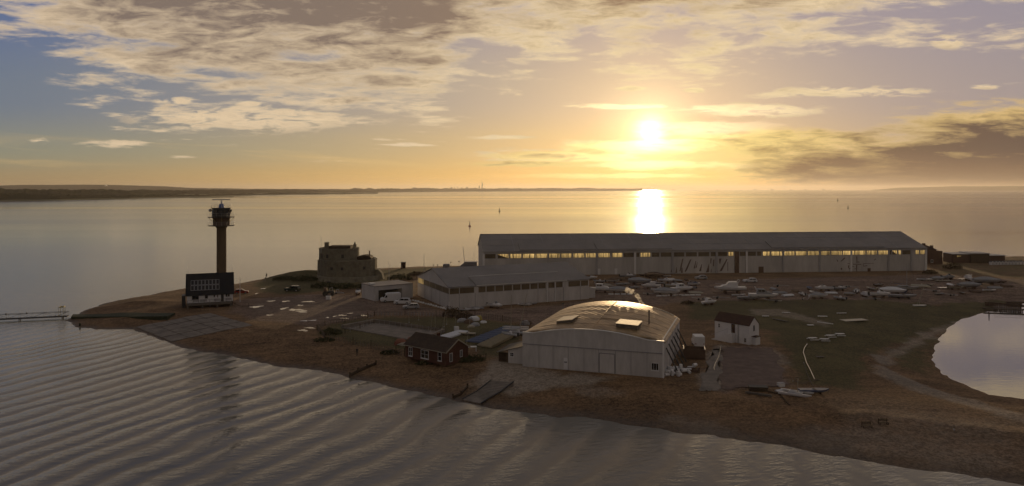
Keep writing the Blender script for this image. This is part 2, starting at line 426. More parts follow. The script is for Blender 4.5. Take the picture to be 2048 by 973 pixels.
gs = 1.0
xs = np.arange(-135, 325, gs); ys = np.arange(44, 398, gs)
GX, GY = np.meshgrid(xs, ys); PP = np.stack([GX.ravel(), GY.ravel()], 1)
hh = terrain_h(PP)
keep = (hh > -1.6).reshape(GX.shape)
fk = keep[:-1, :-1] | keep[1:, :-1] | keep[:-1, 1:] | keep[1:, 1:]
idx = np.arange(len(PP)).reshape(GX.shape)
f = np.stack([idx[:-1, :-1][fk], idx[:-1, 1:][fk], idx[1:, 1:][fk], idx[1:, :-1][fk]], 1)
used = np.unique(f); remap = -np.ones(len(PP), int); remap[used] = np.arange(len(used))
PU = PP[used]; hu = hh[used]
me = bpy.data.meshes.new('ground'); me.from_pydata(np.column_stack([PU, hu]).tolist(), [], remap[f].tolist())
me.polygons.foreach_set('use_smooth', [True]*len(me.polygons))
ground = bpy.data.objects.new('ground', me); col.objects.link(ground); tag(ground, 'low shingle spit with beaches, yard and rough grass', None, None, 'structure')
# what covers the ground: grass, made-up yard, worn pale ground, painted-in haze on the right beach
def poly(pts, soft=1.8, z=2.0):
    return np.clip(.5+(sdist(PU, np.array([tuple(wpt(x, y, z).xy) for x, y in pts]))+sn(PU, .6, 21)*1.6)/soft, 0, 1)
def polyg(p): return poly(p, 6.0)
grass = np.maximum.reduce([
   polyg([(505,566),(540,548),(640,540),(760,541),(850,536),(900,537),(850,545),(780,560),(740,574),(640,584),(560,590),(520,583)]),
   polyg([(1375,604),(1470,601),(1700,600),(1860,604),(1990,590),(2040,594),(1900,645),(1770,690),(1735,715),(1725,780),(1640,778),(1590,760),(1560,700),(1540,664),(1425,640),(1370,640)]),
   polyg([(635,668),(660,648),(735,636),(880,634),(1045,650),(1042,680),(1000,716),(960,712),(930,690),(800,700),(690,684)]),
   polyg([(1755,690),(1880,640),(1890,670),(1870,700),(1862,740),(1800,725)])*.75,
   polyg([(1870,515),(2060,512),(2060,560),(1960,552),(1860,548)])*.55])
yard = np.maximum.reduce([
   poly([(470,600),(560,594),(640,588),(745,592),(900,625),(1100,612),(1180,600),(1200,566),(1850,550),(2060,560),(2060,592),(1850,606),(1500,606),(1370,604),(1200,625),(1080,650),(890,632),(740,630),(640,655),(560,645),(500,640),(460,625)]),
   poly([(1424,688),(1440,692),(1552,692),(1575,770),(1445,780),(1420,765)])])
pale = np.maximum.reduce([ np.exp(-((hu-.10)/.07)**2)*(-sdist(PU, pond) > 6)*.45*(.6+.4*sn(PU, .5, 31)),
   poly([(975,735),(1010,712),(1045,728),(1130,748),(1225,752),(1225,760),(1040,772),(955,768),(935,752)]),
   poly([(1400,775),(1428,692),(1447,690),(1440,776)], 1.5),
   poly([(1540,700),(1560,700),(1575,745),(1530,745)])*.6,
   poly([(1500,620),(1560,618),(1660,645),(1650,652),(1560,632),(1500,632)])*.6,
   poly([(1750,705),(1790,690),(1850,650),(2010,600),(2048,602),(2048,606),(1900,640),(1800,698),(1770,725),(1850,765),(2048,830),(2048,842),(1820,780),(1756,745)], 1.5)*.8,
   poly([(520,728),(560,722),(640,745),(700,760),(660,757),(560,738)])*.3,
   poly([(1560,850),(1700,835),(2048,890),(2048,925),(1750,890)], 4)*.5,
   poly([(1145,766),(1250,774),(1245,784),(1160,777)])*.5, poly([(1330,810),(1470,838),(1440,844),(1320,823)])*.45, poly([(640,738),(760,758),(740,768),(650,750)])*.5, poly([(1600,855),(1760,880),(1740,888),(1600,866)])*.45,
   poly([(1080,745),(1180,752),(1176,758),(1085,756)])*.4,
   poly([(1700,800),(2048,840),(2048,960),(1950,945),(1800,900)], 8)*.35])  # right beach lightened to imitate lens haze lying over it
ca = me.color_attributes.new('cover', 'FLOAT_COLOR', 'POINT')
dpond = -sdist(PU, pond)
wet = np.clip(np.clip(1-hu/.45, 0, 1)*(dpond > 4)+poly([(760,748),(1080,786),(1500,822),(1720,858),(1700,884),(1400,848),(1080,806),(770,768)], 3)*.45
    +poly([(1755,700),(1775,690),(1768,715),(1800,750),(1880,778),(1875,784),(1790,760),(1752,722)], 1.5)*.7+poly([(520,600),(600,592),(740,604),(720,640),(560,640),(500,622)], 4)*.35, 0, 1)
cv = np.column_stack([grass, yard, pale, wet]); cv = np.clip(cv, 0, 1); ca.data.foreach_set('color', cv.ravel().astype(np.float32))
m = bpy.data.materials.new('shingle_grass_yard'); m.use_nodes = True; nt = m.node_tree; b = nt.nodes['Principled BSDF']
at = nt.nodes.new('ShaderNodeAttribute'); at.attribute_name = 'cover'
sr = nt.nodes.new('ShaderNodeSeparateColor'); nt.links.new(at.outputs['Color'], sr.inputs[0])
cr, cg, cb = [E(nt, o) for o in sr.outputs[:3]]; cw = E(nt, at.outputs['Alpha'])
g = nt.nodes.new('ShaderNodeNewGeometry'); P = E(nt, g.outputs['Position'])
nb = noise(nt, P, .12, 6, .6); nm = noise(nt, P, .7, 6, .7); nf = noise(nt, P, 3.0, 3, .8); nh = noise(nt, P, 1.5, 4, .7)
stre = noise(nt, vscale(nt, P, (.25, 1.1, 1)), .35, 6, .65, .6)
shing = mixc(nt, (nb*.2+nf*.3+stre*.3+nh*.4).lin(.50, .70).clamp(), (.056,.032,.016), (.29,.172,.088))
shing = mixc(nt, nm.ss(.60, .68)*.6, shing, (.024,.017,.011))
gra = mixc(nt, (nb*.35+nm*.3+nh*.35+(nf-.5)*.6).lin(.42, .60).clamp(), (.046,.038,.015), (.140,.115,.045))
gra = mixc(nt, nm.ss(.56, .66)*.7, gra, (.085,.052,.026))
ntk = noise(nt, P, .045, 2, .4, .3)
trk = (1.0-((ntk-.50)*85.0).clamp()*1.0)*((ntk-.488)*85.0).clamp()+(1.0-((ntk-.56)*85.0).clamp())*((ntk-.548)*85.0).clamp()+(1.0-((ntk-.44)*85.0).clamp())*((ntk-.428)*85.0).clamp()
yar = mixc(nt, (nm*.3+stre*.35+nh*.35+(nf-.5)*.4).lin(.42, .59).clamp(), (.080,.051,.036), (.29,.195,.145))
pal = mixc(nt, (nm*.3+nh*.4+nf*.3).lin(.42, .58).clamp(), (.20,.155,.12), (.40,.33,.26))
c = mixc(nt, cg, shing, yar); c = mixc(nt, (cr*.9+((nm-.5)*1.3+(nb-.5)*1.1)*cr.ss(.02,.4)).ss(.30, .72), c, gra); c = mixc(nt, (cb+(nm-.5)*.5*cb.ss(.02,.3)).clamp(), c, pal)
c = mixc(nt, (trk*(cg*.75+.15)*nm.ss(.38,.55)).clamp()*.6, c, (.035,.024,.018))
c = mixc(nt, cw*.62, c, (.035,.026,.018))
setin(nt, b.inputs['Base Color'], c)
setin(nt, b.inputs['Roughness'], (cw*-.45+.95)-nb.ss(.6,.75)*cg*.35)
b.inputs['Specular IOR Level'].default_value = .25
bn = nt.nodes.new('ShaderNodeBump'); bn.inputs['Distance'].default_value = .16; bn.inputs['Strength'].default_value = .8
nt.links.new((nf*.5+nm*.7).s, bn.inputs['Height']); nt.links.new(bn.outputs[0], b.inputs['Normal'])
me.materials.append(m)

# ---------------------------------------------------------------- water
def water_mat():
    m = bpy.data.materials.new('sea_water'); m.use_nodes = True; nt = m.node_tree; b = nt.nodes['Principled BSDF']
    g = nt.nodes.new('ShaderNodeNewGeometry'); P = E(nt, g.outputs['Position']); X, Y, Z = sep(nt, P)
    ln = nt.nodes.new('ShaderNodeVectorMath'); ln.operation = 'LENGTH'; nt.links.new(P.s, ln.inputs[0]); rr = E(nt, ln.outputs['Value'])
    big = noise(nt, vscale(nt, P, (.30, 1.3, 1)), .0042, 5, .62, .8)       # wind lanes
    lanes = noise(nt, vscale(nt, P, (.12, 1.6, 1)), .0011, 6, .62, .5)
    # wave trains in the lee: crests run away from the viewer, spaced about two metres
    wz = noise(nt, P, .035, 3, .5, 0.2)
    warp = X*0.925-Y*0.38+wz*10.0+((X+62)*(X+62)*-.0016)
    amp = noise(nt, P, .06, 4, .6).lin(.36, .62, .15, 1.15)
    w1 = (warp*(2*math.pi/4.4)).sin()
    w2 = ((X*.72+Y*.25+wz*5.0)*(2*math.pi/2.1)).sin()
    rip = noise(nt, vscale(nt, P, (.5, 1.4, 1)), .72, 3, .6, .3)
    rip2 = noise(nt, vscale(nt, comb(nt, X*.88+Y*.48, Y*.88-X*.48, 0.0), (.35, 1.6, 1)), 1.1, 3, .6, .2)
    near = (rr*-.010+2.3).clamp()
    west = X.ss(18, -30)
    h = w1*amp*(west*.9+.10)*.048 + (rip*.10 + rip2*.075)*(w1*.5+.7) + w2*amp*.006
    midw = noise(nt, vscale(nt, P, (.6, 1.9, 1)), .34, 5, .62, .2)*.15
    h = h*near + midw*((rr*-.0016+1.35).clamp())*rr.ss(150, 260)
    bn = nt.nodes.new('ShaderNodeBump'); bn.inputs['Distance'].default_value = 1.0
    setin(nt, bn.inputs['Strength'], (rr*-.0011+1.0).max(.03).min(.9))
    nt.links.new(h.s, bn.inputs['Height']); nt.links.new(bn.outputs[0], b.inputs['Normal'])
    ro = (rr*.0005+.03).min(.115)
    setin(nt, b.inputs['Roughness'], ro+(lanes-.5)*.34*(rr.ss(150, 700))+(big-.5)*.10*(rr.ss(150,500)))
    f = (lanes*.5+big*.5).lin(.35, .65).clamp()
    setin(nt, b.inputs['Base Color'], mixc(nt, f, (.135,.128,.105), (.29,.27,.24)))
    b.inputs['IOR'].default_value = 1.33; b.inputs['Specular IOR Level'].default_value = .5
    return m
M['water'] = water_mat()
sea = MB()
R0 = 45000
sea.add([(-R0,-300,0),(R0,-300,0),(R0,R0,0),(-R0,R0,0)], [(0,1,2,3)])
sea.build('sea', M['water'], label='calm estuary water reaching the horizon', kind='structure')
# lagoon: calmer water, a sheet a few millimetres above the sea level
lm = bpy.data.materials.new('lagoon_water'); lm.use_nodes = True; nt = lm.node_tree; b = nt.nodes['Principled BSDF']
g = nt.nodes.new('ShaderNodeNewGeometry'); P = E(nt, g.outputs['Position'])
b.inputs['Base Color'].default_value = (.135,.115,.09,1); b.inputs['Roughness'].default_value = .02; b.inputs['IOR'].default_value = 1.5
b.inputs['Specular IOR Level'].default_value = .9
bn = nt.nodes.new('ShaderNodeBump'); bn.inputs['Distance'].default_value = .02; bn.inputs['Strength'].default_value = .5
nt.links.new(noise(nt, vscale(nt, P, (.6,1.6,1)), .5, 4, .6).s, bn.inputs['Height']); nt.links.new(bn.outputs[0], b.inputs['Normal'])
lag = MB(); pl = [Vector((x, y, .03)) for x, y in (pond+np.array([0,0])).tolist()]
cxp = np.array(pond).mean(0)
lag.add([(cxp[0]+(p[0]-cxp[0])*1.04-1, cxp[1]+(p[1]-cxp[1])*1.06, .03) for p in pond.tolist()], [tuple(range(len(pond)))])
lag.build('lagoon', lm, label='still lagoon water mirroring the clouds', kind='structure')
# puddles
pm = bpy.data.materials.new('puddle_water'); pm.use_nodes = True; b = pm.node_tree.nodes['Principled BSDF']
b.inputs['Base Color'].default_value = (.10,.08,.06,1); b.inputs['Roughness'].default_value = .03; b.inputs['IOR'].default_value = 1.6; b.inputs['Specular IOR Level'].default_value = 1.0
for i, (x, y, wd, hp) in enumerate([(512,614,28,3.5),(542,602.5,13,2.5),(570.7,603,15,2.5),(617,603.6,21,3),(590,620,24,5),(604,623,28,5),(567,617.5,17,4),(600,611,12,2.5),(538.6,630.6,12,3),
      (684,631,18,3),(727.5,631.4,16,3),(606,661,22,4),(620,656,22,3),(609,642,12,2.2),(626,641,14,2.2),(669.6,633,8,2.5),(655,635.5,6,2.5),(690,637,20,2),(527,577.5,8,2),(513,587.5,6,2),(700,627,14,1.6)]):
    c = wpt(x, y, 2.02); a = wpt(x-wd/2, y, 2).x; bx = wpt(x+wd/2, y, 2).x; y0 = wpt(x, y+hp/2, 2).y; y1 = wpt(x, y-hp/2, 2).y
    rx, ry = (bx-a)/2, (y1-y0)/2; n = 26; rng = random.Random(i)
    ph = [rng.random()*6.28 for _ in range(4)]
    pts = []
    for k in range(n):
        t = 2*math.pi*k/n; q = .85+.25*math.sin(2*t+ph[0])+.2*math.sin(3*t+ph[1])+.16*math.sin(5*t+ph[2])+.12*math.sin(8*t+ph[3])
        pts.append((c.x+rx*q*math.cos(t), c.y+ry*q*math.sin(t)))
    zz = max(gh(*p) for p in pts+[(c.x, c.y)])+.015
    q_ = MB().add([(p[0], p[1], zz) for p in pts], [tuple(range(n))]).build('puddle', pm, kind='structure')

# ================================================================ BUILDINGS
GZ = 2.0
class Fr:
    """local frame of a building: x along the front, y to the back, z up from its base"""
    def __init__(s, A, B, base=GZ):
        s.A = Vector((A.x, A.y, base)); d = Vector((B.x-A.x, B.y-A.y)); s.L = d.length; d /= s.L
        s.d = d; s.ang = math.atan2(d.y, d.x); s.base = base
    def along(s, px):       # metres along the front line seen in photo column px
        k = (px-CX)/F; return (k*s.A.y-s.A.x)/(s.d.x-k*s.d.y)
    def z(s, px, py, off=0.0):
        t = s.along(px); Y = s.A.y+t*s.d.y+off*s.d.x; return zat(Y, py)-s.base
def window(root, x0, x1, z0, z1, y, cols=2, rows=1, fr='white', gl='glass', t=.08, sill=True):
    """framed window on a wall whose outer face is at local y, facing -y"""
    f = MB(); dd = .06
    for a, b_ in ((x0, x0+t), (x1-t, x1)): f.box(a, b_, y-dd, y-.003, z0, z1)
    for a, b_ in ((z0, z0+t), (z1-t, z1)): f.box(x0+t, x1-t, y-dd, y-.003, a, b_)
    for i in range(1, cols): xx = x0+(x1-x0)*i/cols; f.box(xx-t*.35, xx+t*.35, y-dd+.01, y-.006, z0+t, z1-t)
    for i in range(1, rows):
        zz = z0+(z1-z0)*i/rows
        for j in range(cols):
            xa = x0+(x1-x0)*j/cols+t*.4; xb = x0+(x1-x0)*(j+1)/cols-t*.4; f.box(max(xa, x0+t), min(xb, x1-t), y-dd+.01, y-.006, zz-t*.3, zz+t*.3)
    if sill: f.box(x0-.05, x1+.05, y-.13, y-.004, z0-.09, z0-.003)
    w_ = f.build('window', M[fr], root)
    MB().box(x0+t*.8, x1-t*.8, y-.03, y-.012, z0+t*.8, z1-t*.8).build('pane', M[gl], w_)
    return w_
def swindow(root, y0, y1, z0, z1, x, fr='white', gl='glass', t=.08):
    """the same on the end wall at local x, facing +x"""
    f = MB(); dd = .06
    for a, b_ in ((y0, y0+t), (y1-t, y1)): f.box(x+.003, x+dd, a, b_, z0, z1)
    for a, b_ in ((z0, z0+t), (z1-t, z1)): f.box(x+.003, x+dd, y0+t, y1-t, a, b_)
    f.box(x+.006, x+dd-.01, (y0+y1)/2-.03, (y0+y1)/2+.03, z0+t, z1-t)
    w_ = f.build('window', M[fr], root)
    MB().box(x+.012, x+.03, y0+t*.8, y1-t*.8, z0+t*.8, z1-t*.8).build('pane', M[gl], w_)
def gable_roof(L, Dp, ze, zr, ov=.3, th=.18, hip=0.0):
    """pitched roof as a slab, ridge along x"""
    m_ = MB(); s_ = (zr-ze)/(Dp/2); zl = ze-s_*ov
    for sgn in (0, 1):
        e = -ov if sgn == 0 else Dp+ov
        m_.add([(-ov,e,zl),(L+ov,e,zl),(L+ov,Dp/2,zr),(-ov,Dp/2,zr),(-ov,e,zl+th),(L+ov,e,zl+th),(L+ov,Dp/2,zr+th),(-ov,Dp/2,zr+th)],
               [(0,1,2,3) if sgn else (3,2,1,0),(4,5,6,7) if not sgn else (7,6,5,4),(0,1,5,4),(1,2,6,5),(3,0,4,7)])
    return m_
def gable_walls(L, Dp, ze, zr, x0=0.0):
    m_ = MB(); P_ = [(x0,0,0),(x0,Dp,0),(x0,Dp,ze),(x0,Dp/2,zr),(x0,0,ze)]
    return m_.prism(P_, (L, 0, 0))

# ---- the long flying-boat hangar at the back
A = wpt(967, 552.5); B = wpt(1852, 541.5)
fr = Fr(A, B); L = fr.L; Dp = 32.0
hz = lambda px, py: fr.z(px, py)
ze = 8.9; zr = 14.2
big = empty('long_hangar', fr.A, fr.ang, 'very long pale hangar with a strip of glowing windows under its shallow roof', 'hangar')
gable_walls(L, Dp, ze, zr).build('wall', M['wall'], big)
roof = gable_roof(L, Dp, ze, zr+.05, .35, .2).build('roof', M['roof_grey'], big)
rc = MB().box(-.3, L+.3, Dp/2-.25, Dp/2+.25, zr+.26, zr+.36); rc.build('ridge_cap', M['trim_grey'], roof)
for a_, b_ in ((1040, 1193), (1195, 1345), (1545, 1640), (1640, 1770)):
    xa, xb = fr.along(a_), fr.along(b_); s_ = (zr-ze)/(Dp/2)
    ya, yb = .4, 6.2
    m_ = MB(); q = [(xa,ya,ze+s_*ya+.26),(xb,ya,ze+s_*ya+.26),(xb,yb,ze+s_*yb+.36),(xa,yb,ze+s_*yb+.36)]
    m_.prism(q, (0, 0, .22)); m_.build('roof_panel', M['roof_grey'], roof)
s_ = (zr-ze)/(Dp/2)
for k in range(1, 15):
    xx = L*k/15; ya, yb = .1, Dp/2-.4
    MB().prism([(xx-.05,ya,ze+s_*ya+.24),(xx+.05,ya,ze+s_*ya+.24),(xx+.05,yb,ze+s_*yb+.24),(xx-.05,yb,ze+s_*yb+.24)], (0,0,.05)).build('sheet_joint', M['trim_grey'], roof)
for yy in (5.3, 10.6): MB().box(-.3, L+.3, yy-.05, yy+.05, ze+s_*yy+.235, ze+s_*yy+.27).build('sheet_lap', M['trim_grey'], roof)
# posts dividing the bays
for k, px_ in enumerate((967.6, 1096, 1193.5, 1270, 1345, 1433, 1493, 1566, 1639, 1702, 1777, 1822, 1851.5)):
    x_ = fr.along(px_)
    MB().box(x_-.35, x_+.35, -.30, -.004, 0, ze-.25).build('post', M['trim_grey'] if k % 3 else M['trim'], big)
MB().box(0, L, -.42, -.31, ze-.62, ze-.28).build('door_rail', M['trim_grey'], big)
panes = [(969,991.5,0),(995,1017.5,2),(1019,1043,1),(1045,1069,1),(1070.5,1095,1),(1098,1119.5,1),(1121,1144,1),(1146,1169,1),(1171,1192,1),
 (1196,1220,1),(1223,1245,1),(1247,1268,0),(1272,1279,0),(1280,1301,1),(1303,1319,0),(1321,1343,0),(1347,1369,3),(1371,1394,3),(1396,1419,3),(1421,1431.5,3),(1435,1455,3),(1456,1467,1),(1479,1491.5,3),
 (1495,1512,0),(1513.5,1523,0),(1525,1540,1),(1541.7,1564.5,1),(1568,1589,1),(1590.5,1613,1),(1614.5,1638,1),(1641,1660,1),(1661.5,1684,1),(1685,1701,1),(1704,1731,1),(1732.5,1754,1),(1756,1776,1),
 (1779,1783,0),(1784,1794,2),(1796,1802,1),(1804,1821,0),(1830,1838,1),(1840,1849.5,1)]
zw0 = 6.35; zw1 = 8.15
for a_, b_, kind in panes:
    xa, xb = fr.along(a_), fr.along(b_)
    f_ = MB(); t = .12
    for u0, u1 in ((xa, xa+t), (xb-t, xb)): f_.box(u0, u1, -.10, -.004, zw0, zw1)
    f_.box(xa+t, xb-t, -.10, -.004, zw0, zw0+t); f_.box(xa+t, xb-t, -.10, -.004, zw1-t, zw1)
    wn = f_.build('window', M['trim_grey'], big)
    mt_ = {0: 'glass_brown', 1: 'glass_glow', 2: 'glass_glow', 3: 'glass_brown'}[kind]
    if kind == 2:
        MB().prism([(xa+t, -.03, zw1-t), (xa+t, -.03, zw1-t-.2), (xb-t, -.03, zw0+t), (xb-t, -.03, zw1-t)], (0, -.02, 0)).build('pane', M['glass_glow'], wn)
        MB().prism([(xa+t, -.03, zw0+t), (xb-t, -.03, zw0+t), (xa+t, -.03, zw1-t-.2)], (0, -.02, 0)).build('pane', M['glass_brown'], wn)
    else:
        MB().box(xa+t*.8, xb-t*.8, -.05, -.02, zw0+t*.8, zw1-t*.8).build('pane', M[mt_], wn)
xa, xb = fr.along(1469), fr.along(1478)
MB().box(xa, xb, -.14, -.004, 0, 8.2).build('door', M['rust'], big)
for a_, b_, z_ in ((1517, 1527, 2.3), (1735, 1741, 1.2)):
    MB().box(fr.along(a_), fr.along(b_), -.12, -.004, 0.0, z_).build('door', M['rust'], big)
# painted figures on the doors
def stroke(pts, ox, oy, sc_):
    q = []
    for x, y in pts:
        px_, py_ = ox+x/sc_, oy+y/sc_; q.append((fr.along(px_), -.012, fr.z(px_, py_)))
    MB().prism(q, (0, -.02, 0)).build('painted_stroke', M['mural'], big)
for p_ in [[(415,215),(445,215),(405,400),(372,520),(345,520)],[(600,240),(640,225),(540,470),(500,530),(470,530)],[(735,270),(750,270),(725,450),(690,450)],
   [(775,300),(785,300),(765,430),(735,440)],[(880,345),(892,345),(870,518),(820,515)],[(1055,340),(1065,330),(1060,540),(985,548)],[(1095,205),(1125,205),(1110,330),(1090,330)],[(1165,235),(1190,235),(1178,400),(1155,400)],
   [(1300,215),(1360,210),(1330,340),(1310,330)],[(1245,390),(1260,390),(1280,540),(1210,540)],[(1480,225),(1510,225),(1370,510),(1310,520)],[(1505,290),(1520,290),(1520,510),(1505,510)],
   [(170,420),(185,420),(180,540),(135,540)],[(275,420),(285,420),(290,555),(250,555)],[(400,430),(420,430),(430,555),(380,555)],[(1110,460),(1122,460),(1118,550),(1098,550)],[(1940,240),(1972,240),(1972,550),(1935,550)]]:
    stroke(p_, 1330, 500, 12.05)
for p_ in [[(420,250),(440,250),(470,300),(455,310)],[(520,300),(620,200),(655,205),(560,290)],[(700,350),(770,350),(770,362),(700,362)],[(850,360),(1060,365),(1060,380),(850,378)],[(1110,350),(1380,345),(1380,352),(1110,362)],
   [(715,400),(745,400),(740,470),(722,470)],[(790,425),(880,425),(880,437),(790,437)],[(930,170),(955,170),(955,340),(935,340)],[(925,390),(955,390),(945,550),(928,550)],[(735,470),(770,470),(770,495),(740,495)],
   [(1100,360),(1112,360),(1115,425),(1103,425)],[(1112,412),(1215,400),(1215,414),(1115,428)],[(885,480),(915,480),(915,495),(885,495)],[(1380,270),(1420,225),(1432,232),(1400,272)],[(530,465),(565,465),(565,510),(530,510)],[(965,300),(1010,315),(1005,328),(965,318)]]:
    stroke(p_, 1640, 500, 12.8)
for px_ in (1093, 1198, 1232): 
    x_ = fr.along(px_); MB().box(x_-.5, x_+.5, -.08, -.003, 0, 2.2).build('door', M['trim'], big)
bfr = fr

# ---- the hangar in the middle
A = wpt(898.5, 618.5); B = wpt(1178, 598.2)
fr = Fr(A, B); L = fr.L; Dp = 28.0; ze = 5.75; zr = 9.35
mid = empty('gabled_hangar', fr.A, fr.ang, 'pale grey hangar with a gabled end and a band of brown glazing under its eaves', 'hangar')
gable_walls(L, Dp, ze, zr).build('wall', M['wall2'], mid)
roof = gable_roof(L, Dp, ze, zr+.05, .3, .16).build('roof', M['roof_grey'], mid)
s_ = (zr-ze)/(Dp/2); xa, xb = fr.along(952), fr.along(1133)
MB().prism([(xa,-.2,ze+.10),(xb,-.2,ze+.10),(xb,5.6,ze+s_*5.6+.34),(xa,5.6,ze+s_*5.6+.34)], (0,0,.16)).build('roof_panel', M['roof_grey'], roof)
MB().box(xa, xb, 5.5, 5.68, ze+s_*5.6+.51, ze+s_*5.6+.60).build('panel_edge', M['trim'], roof)
MB().box(xa, xb, -.42, -.32, ze+.02, ze+.2).build('gutter', M['trim'], roof)
for a_, b_ in ((899.5,918),(919.5,948),(957,971),(973,989),(991,1006),(1008,1024),(1026,1041),(1043,1059),(1061,1075),(1077,1091),(1097,1109),(1112,1125),(1137,1160),(1162,1176)):
    xa, xb = fr.along(a_), fr.along(b_); z0, z1 = 3.95, 5.45
    wn = MB().box(xa, xb, -.07, -.003, z0-.1, z0).box(xa, xb, -.07, -.003, z1, z1+.1).build('window', M['trim_grey'], mid)
    MB().box(xa, xb, -.05, -.004, z0+.002, z1-.002).build('pane', M['glass_brown'], wn)
for px_ in (1093.8, 1109.8): x_ = fr.along(px_); MB().box(x_-.12, x_+.12, -.2, -.08, 0, ze-.1).build('drainpipe', M['white'], mid)
for px_ in (918.5, 950.5, 1076, 1127, 1160.5): x_ = fr.along(px_); MB().box(x_-.06, x_+.06, -.05, -.003, 0, 3.85).build('seam', M['seam'], mid)
# glazing on the gabled end (local x = 0, facing -x)
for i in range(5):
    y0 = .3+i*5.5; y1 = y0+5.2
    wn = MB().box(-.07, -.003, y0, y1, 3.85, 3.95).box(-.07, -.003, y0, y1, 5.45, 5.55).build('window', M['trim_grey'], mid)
    MB().box(-.05, -.004, y0, y1, 3.952, 5.448).build('pane', M['glass_brown'] if i < 4 else M['glass_glow'], wn)
for y_ in (7.5, 15.0, 21.0): MB().box(-.05, -.003, y_-.06, y_+.06, 0, 3.8).build('seam', M['seam'], mid)
# lean-to on the far end
m_ = MB().prism([(L+.01, 1.5, 0), (L+3.0, 1.5, 0), (L+3.0, 1.5, 2.6), (L+.01, 1.5, 3.6)], (0, 9, 0)); m_.build('lean_to', M['wall2'], mid)
mfr = fr

# ---- flat-roofed annex left of it
A = wpt(750, 603); B = wpt(816, 596.5)
fr = Fr(A, B); zt = 4.1
an = empty('annex', fr.A, fr.ang, 'low flat-roofed annex with an open bay, joined to the gabled hangar end', 'annex')
L = fr.L+1.6
for q_ in ((0, 1.1, 0, 9, 0, zt), (1.103, L, 3.2, 9, 0, zt), (1.103, L, 0, 3.197, 3.0, zt), (8.6, L, .002, 3.19, 0, 2.995)): MB().box(*q_).build('wall', M['wall2'], an)
MB().box(-.15, L, -.15, 9.15, zt+.003, zt+.20).build('roof', M['roof_grey'], an)
MB().box(1.3, 8.5, 3.12, 3.19, 0, 2.9).build('bay_shade', M['dark'], an)  # dark sheet painting in the shade inside the open bay
MB().box(.6, 2.2, 4.2, 5.8, zt+.204, zt+.5).build('rooflight', M['trim'], an)

# ---- the barrel-roofed hangar in front
A = wpt(1045, 733); B = wpt(1328, 756.5)
fr = Fr(A, B); L = fr.L; Dp = 24.0; zw = 6.1
bar = empty('barrel_roof_hangar', fr.A, fr.ang, 'white hangar with a curved golden roof and arched front parapet, nearest the beach', 'hangar')
def arch(u, zp, ze_):      # parapet line, u in 0..1
    if u < .085: return ze_
    if u > .895: return ze_+.05
    t = (u-.085)/.81; e = math.sin(math.pi*t)
    return ze_+(zp-ze_)*(e**.85)
N = 40
top = [(L*i/N, arch(i/N, 7.35, zw)) for i in range(N+1)]
fw = MB().prism([(0,0,0),(L,0,0)]+[(x, 0, z) for x, z in reversed(top)], (0, .3, 0))
wl = fw.build('front_wall', M['wall2'], bar)
MB().box(0, .25, .302, Dp, 0, zw-.1).box(L-.25, L, .302, Dp, 0, zw-.1).box(.252, L-.252, Dp-.25, Dp, 0, zw-.1).build('side_wall', M['wall2'], bar)
cp = MB()
for (x0, z0), (x1, z1) in zip(top, top[1:]): cp.prism([(x0,-.08,z0+.003),(x1,-.08,z1+.003),(x1,-.08,z1+.12),(x0,-.08,z0+.12)], (0,.45,0))
cp.build('coping', M['trim'], wl)
# vault, rising a little towards the back as in the photo
def vault(u, v): 
    zp = 7.15+1.75*min(1, v*1.25)**.7; a_ = max(0.0, 1-(2*u-1)**2)
    return 5.9+(zp-5.9)*(a_**.82)
nu, nv = 44, 24; vs_ = []; 
for j in range(nv+1):
    for i in range(nu+1):
        u = i/nu; v = j/nv; vs_.append((-.15+(L+.3)*u, .32+(Dp-.1)*v, vault(u, v)))
n0 = len(vs_); vs_ += [(x, y, z-.12) for x, y, z in vs_]
fs_ = []
for j in range(nv):
    for i in range(nu):
        a_ = j*(nu+1)+i; fs_ += [(a_, a_+1, a_+nu+2, a_+nu+1), (n0+a_+nu+1, n0+a_+nu+2, n0+a_+1, n0+a_)]
for i in range(nu):
    a_ = i; fs_.append((a_, n0+a_, n0+a_+1, a_+1)); a_ = nv*(nu+1)+i; fs_.append((a_+1, n0+a_+1, n0+a_, a_))
vr = MB().add(vs_, fs_, True).build('roof', M['roof_barrel'], bar)
bk = MB(); ring = [(-.15+(L+.3)*i/nu, Dp-.02, vault(i/nu, 1)-.13) for i in range(nu+1)]
bk.prism([(0, Dp-.02, zw-.3), (L, Dp-.02, zw-.3)]+[(min(max(x, 0), L), y, max(z, zw-.29)) for x, y, z in reversed(ring)], (0, -.2, 0)); bk.build('back_gable', M['wall2'], bar)
def vz(x, y): return vault((x+.15)/(L+.3), (y-.32)/(Dp-.1))
def strip(x0, y0, x1, y1, wd, th, name, mt_):
    m_ = MB(); n_ = 14; d_ = Vector((x1-x0, y1-y0)).normalized(); p_ = Vector((-d_.y, d_.x))*wd/2
    for i in range(n_):
        a_, b_ = i/n_, (i+1)/n_; q = []
        for t_, s2 in ((a_, -1), (b_, -1), (b_, 1), (a_, 1)):
            x = x0+(x1-x0)*t_+p_.x*s2; y = y0+(y1-y0)*t_+p_.y*s2; q.append((x, y, vz(x, y)+.01))
        m_.prism(q, (0, 0, th))
    return m_.build(name, mt_, vr)
strip(L*.5, .6, L*.5, Dp-.3, .16, .06, 'ridge_strip', M['roof_barrel'])
strip(L*.5, 8.2, L*.72, 8.2, .14, .06, 'ridge_strip', M['roof_barrel'])
strip(L*.79, Dp-.5, L*.96, Dp-.5, .2, .12, 'edge_flashing', M['steel'])
strip(L*.985, .6, L*.985, Dp-.6, .18, .10, 'gutter', M['steel'])
for y_ in (4.0, 7.5, 11, 14.5, 18): strip(.8, y_, L-.8, y_, .07, .03, 'sheet_lap', M['roof_barrel'])
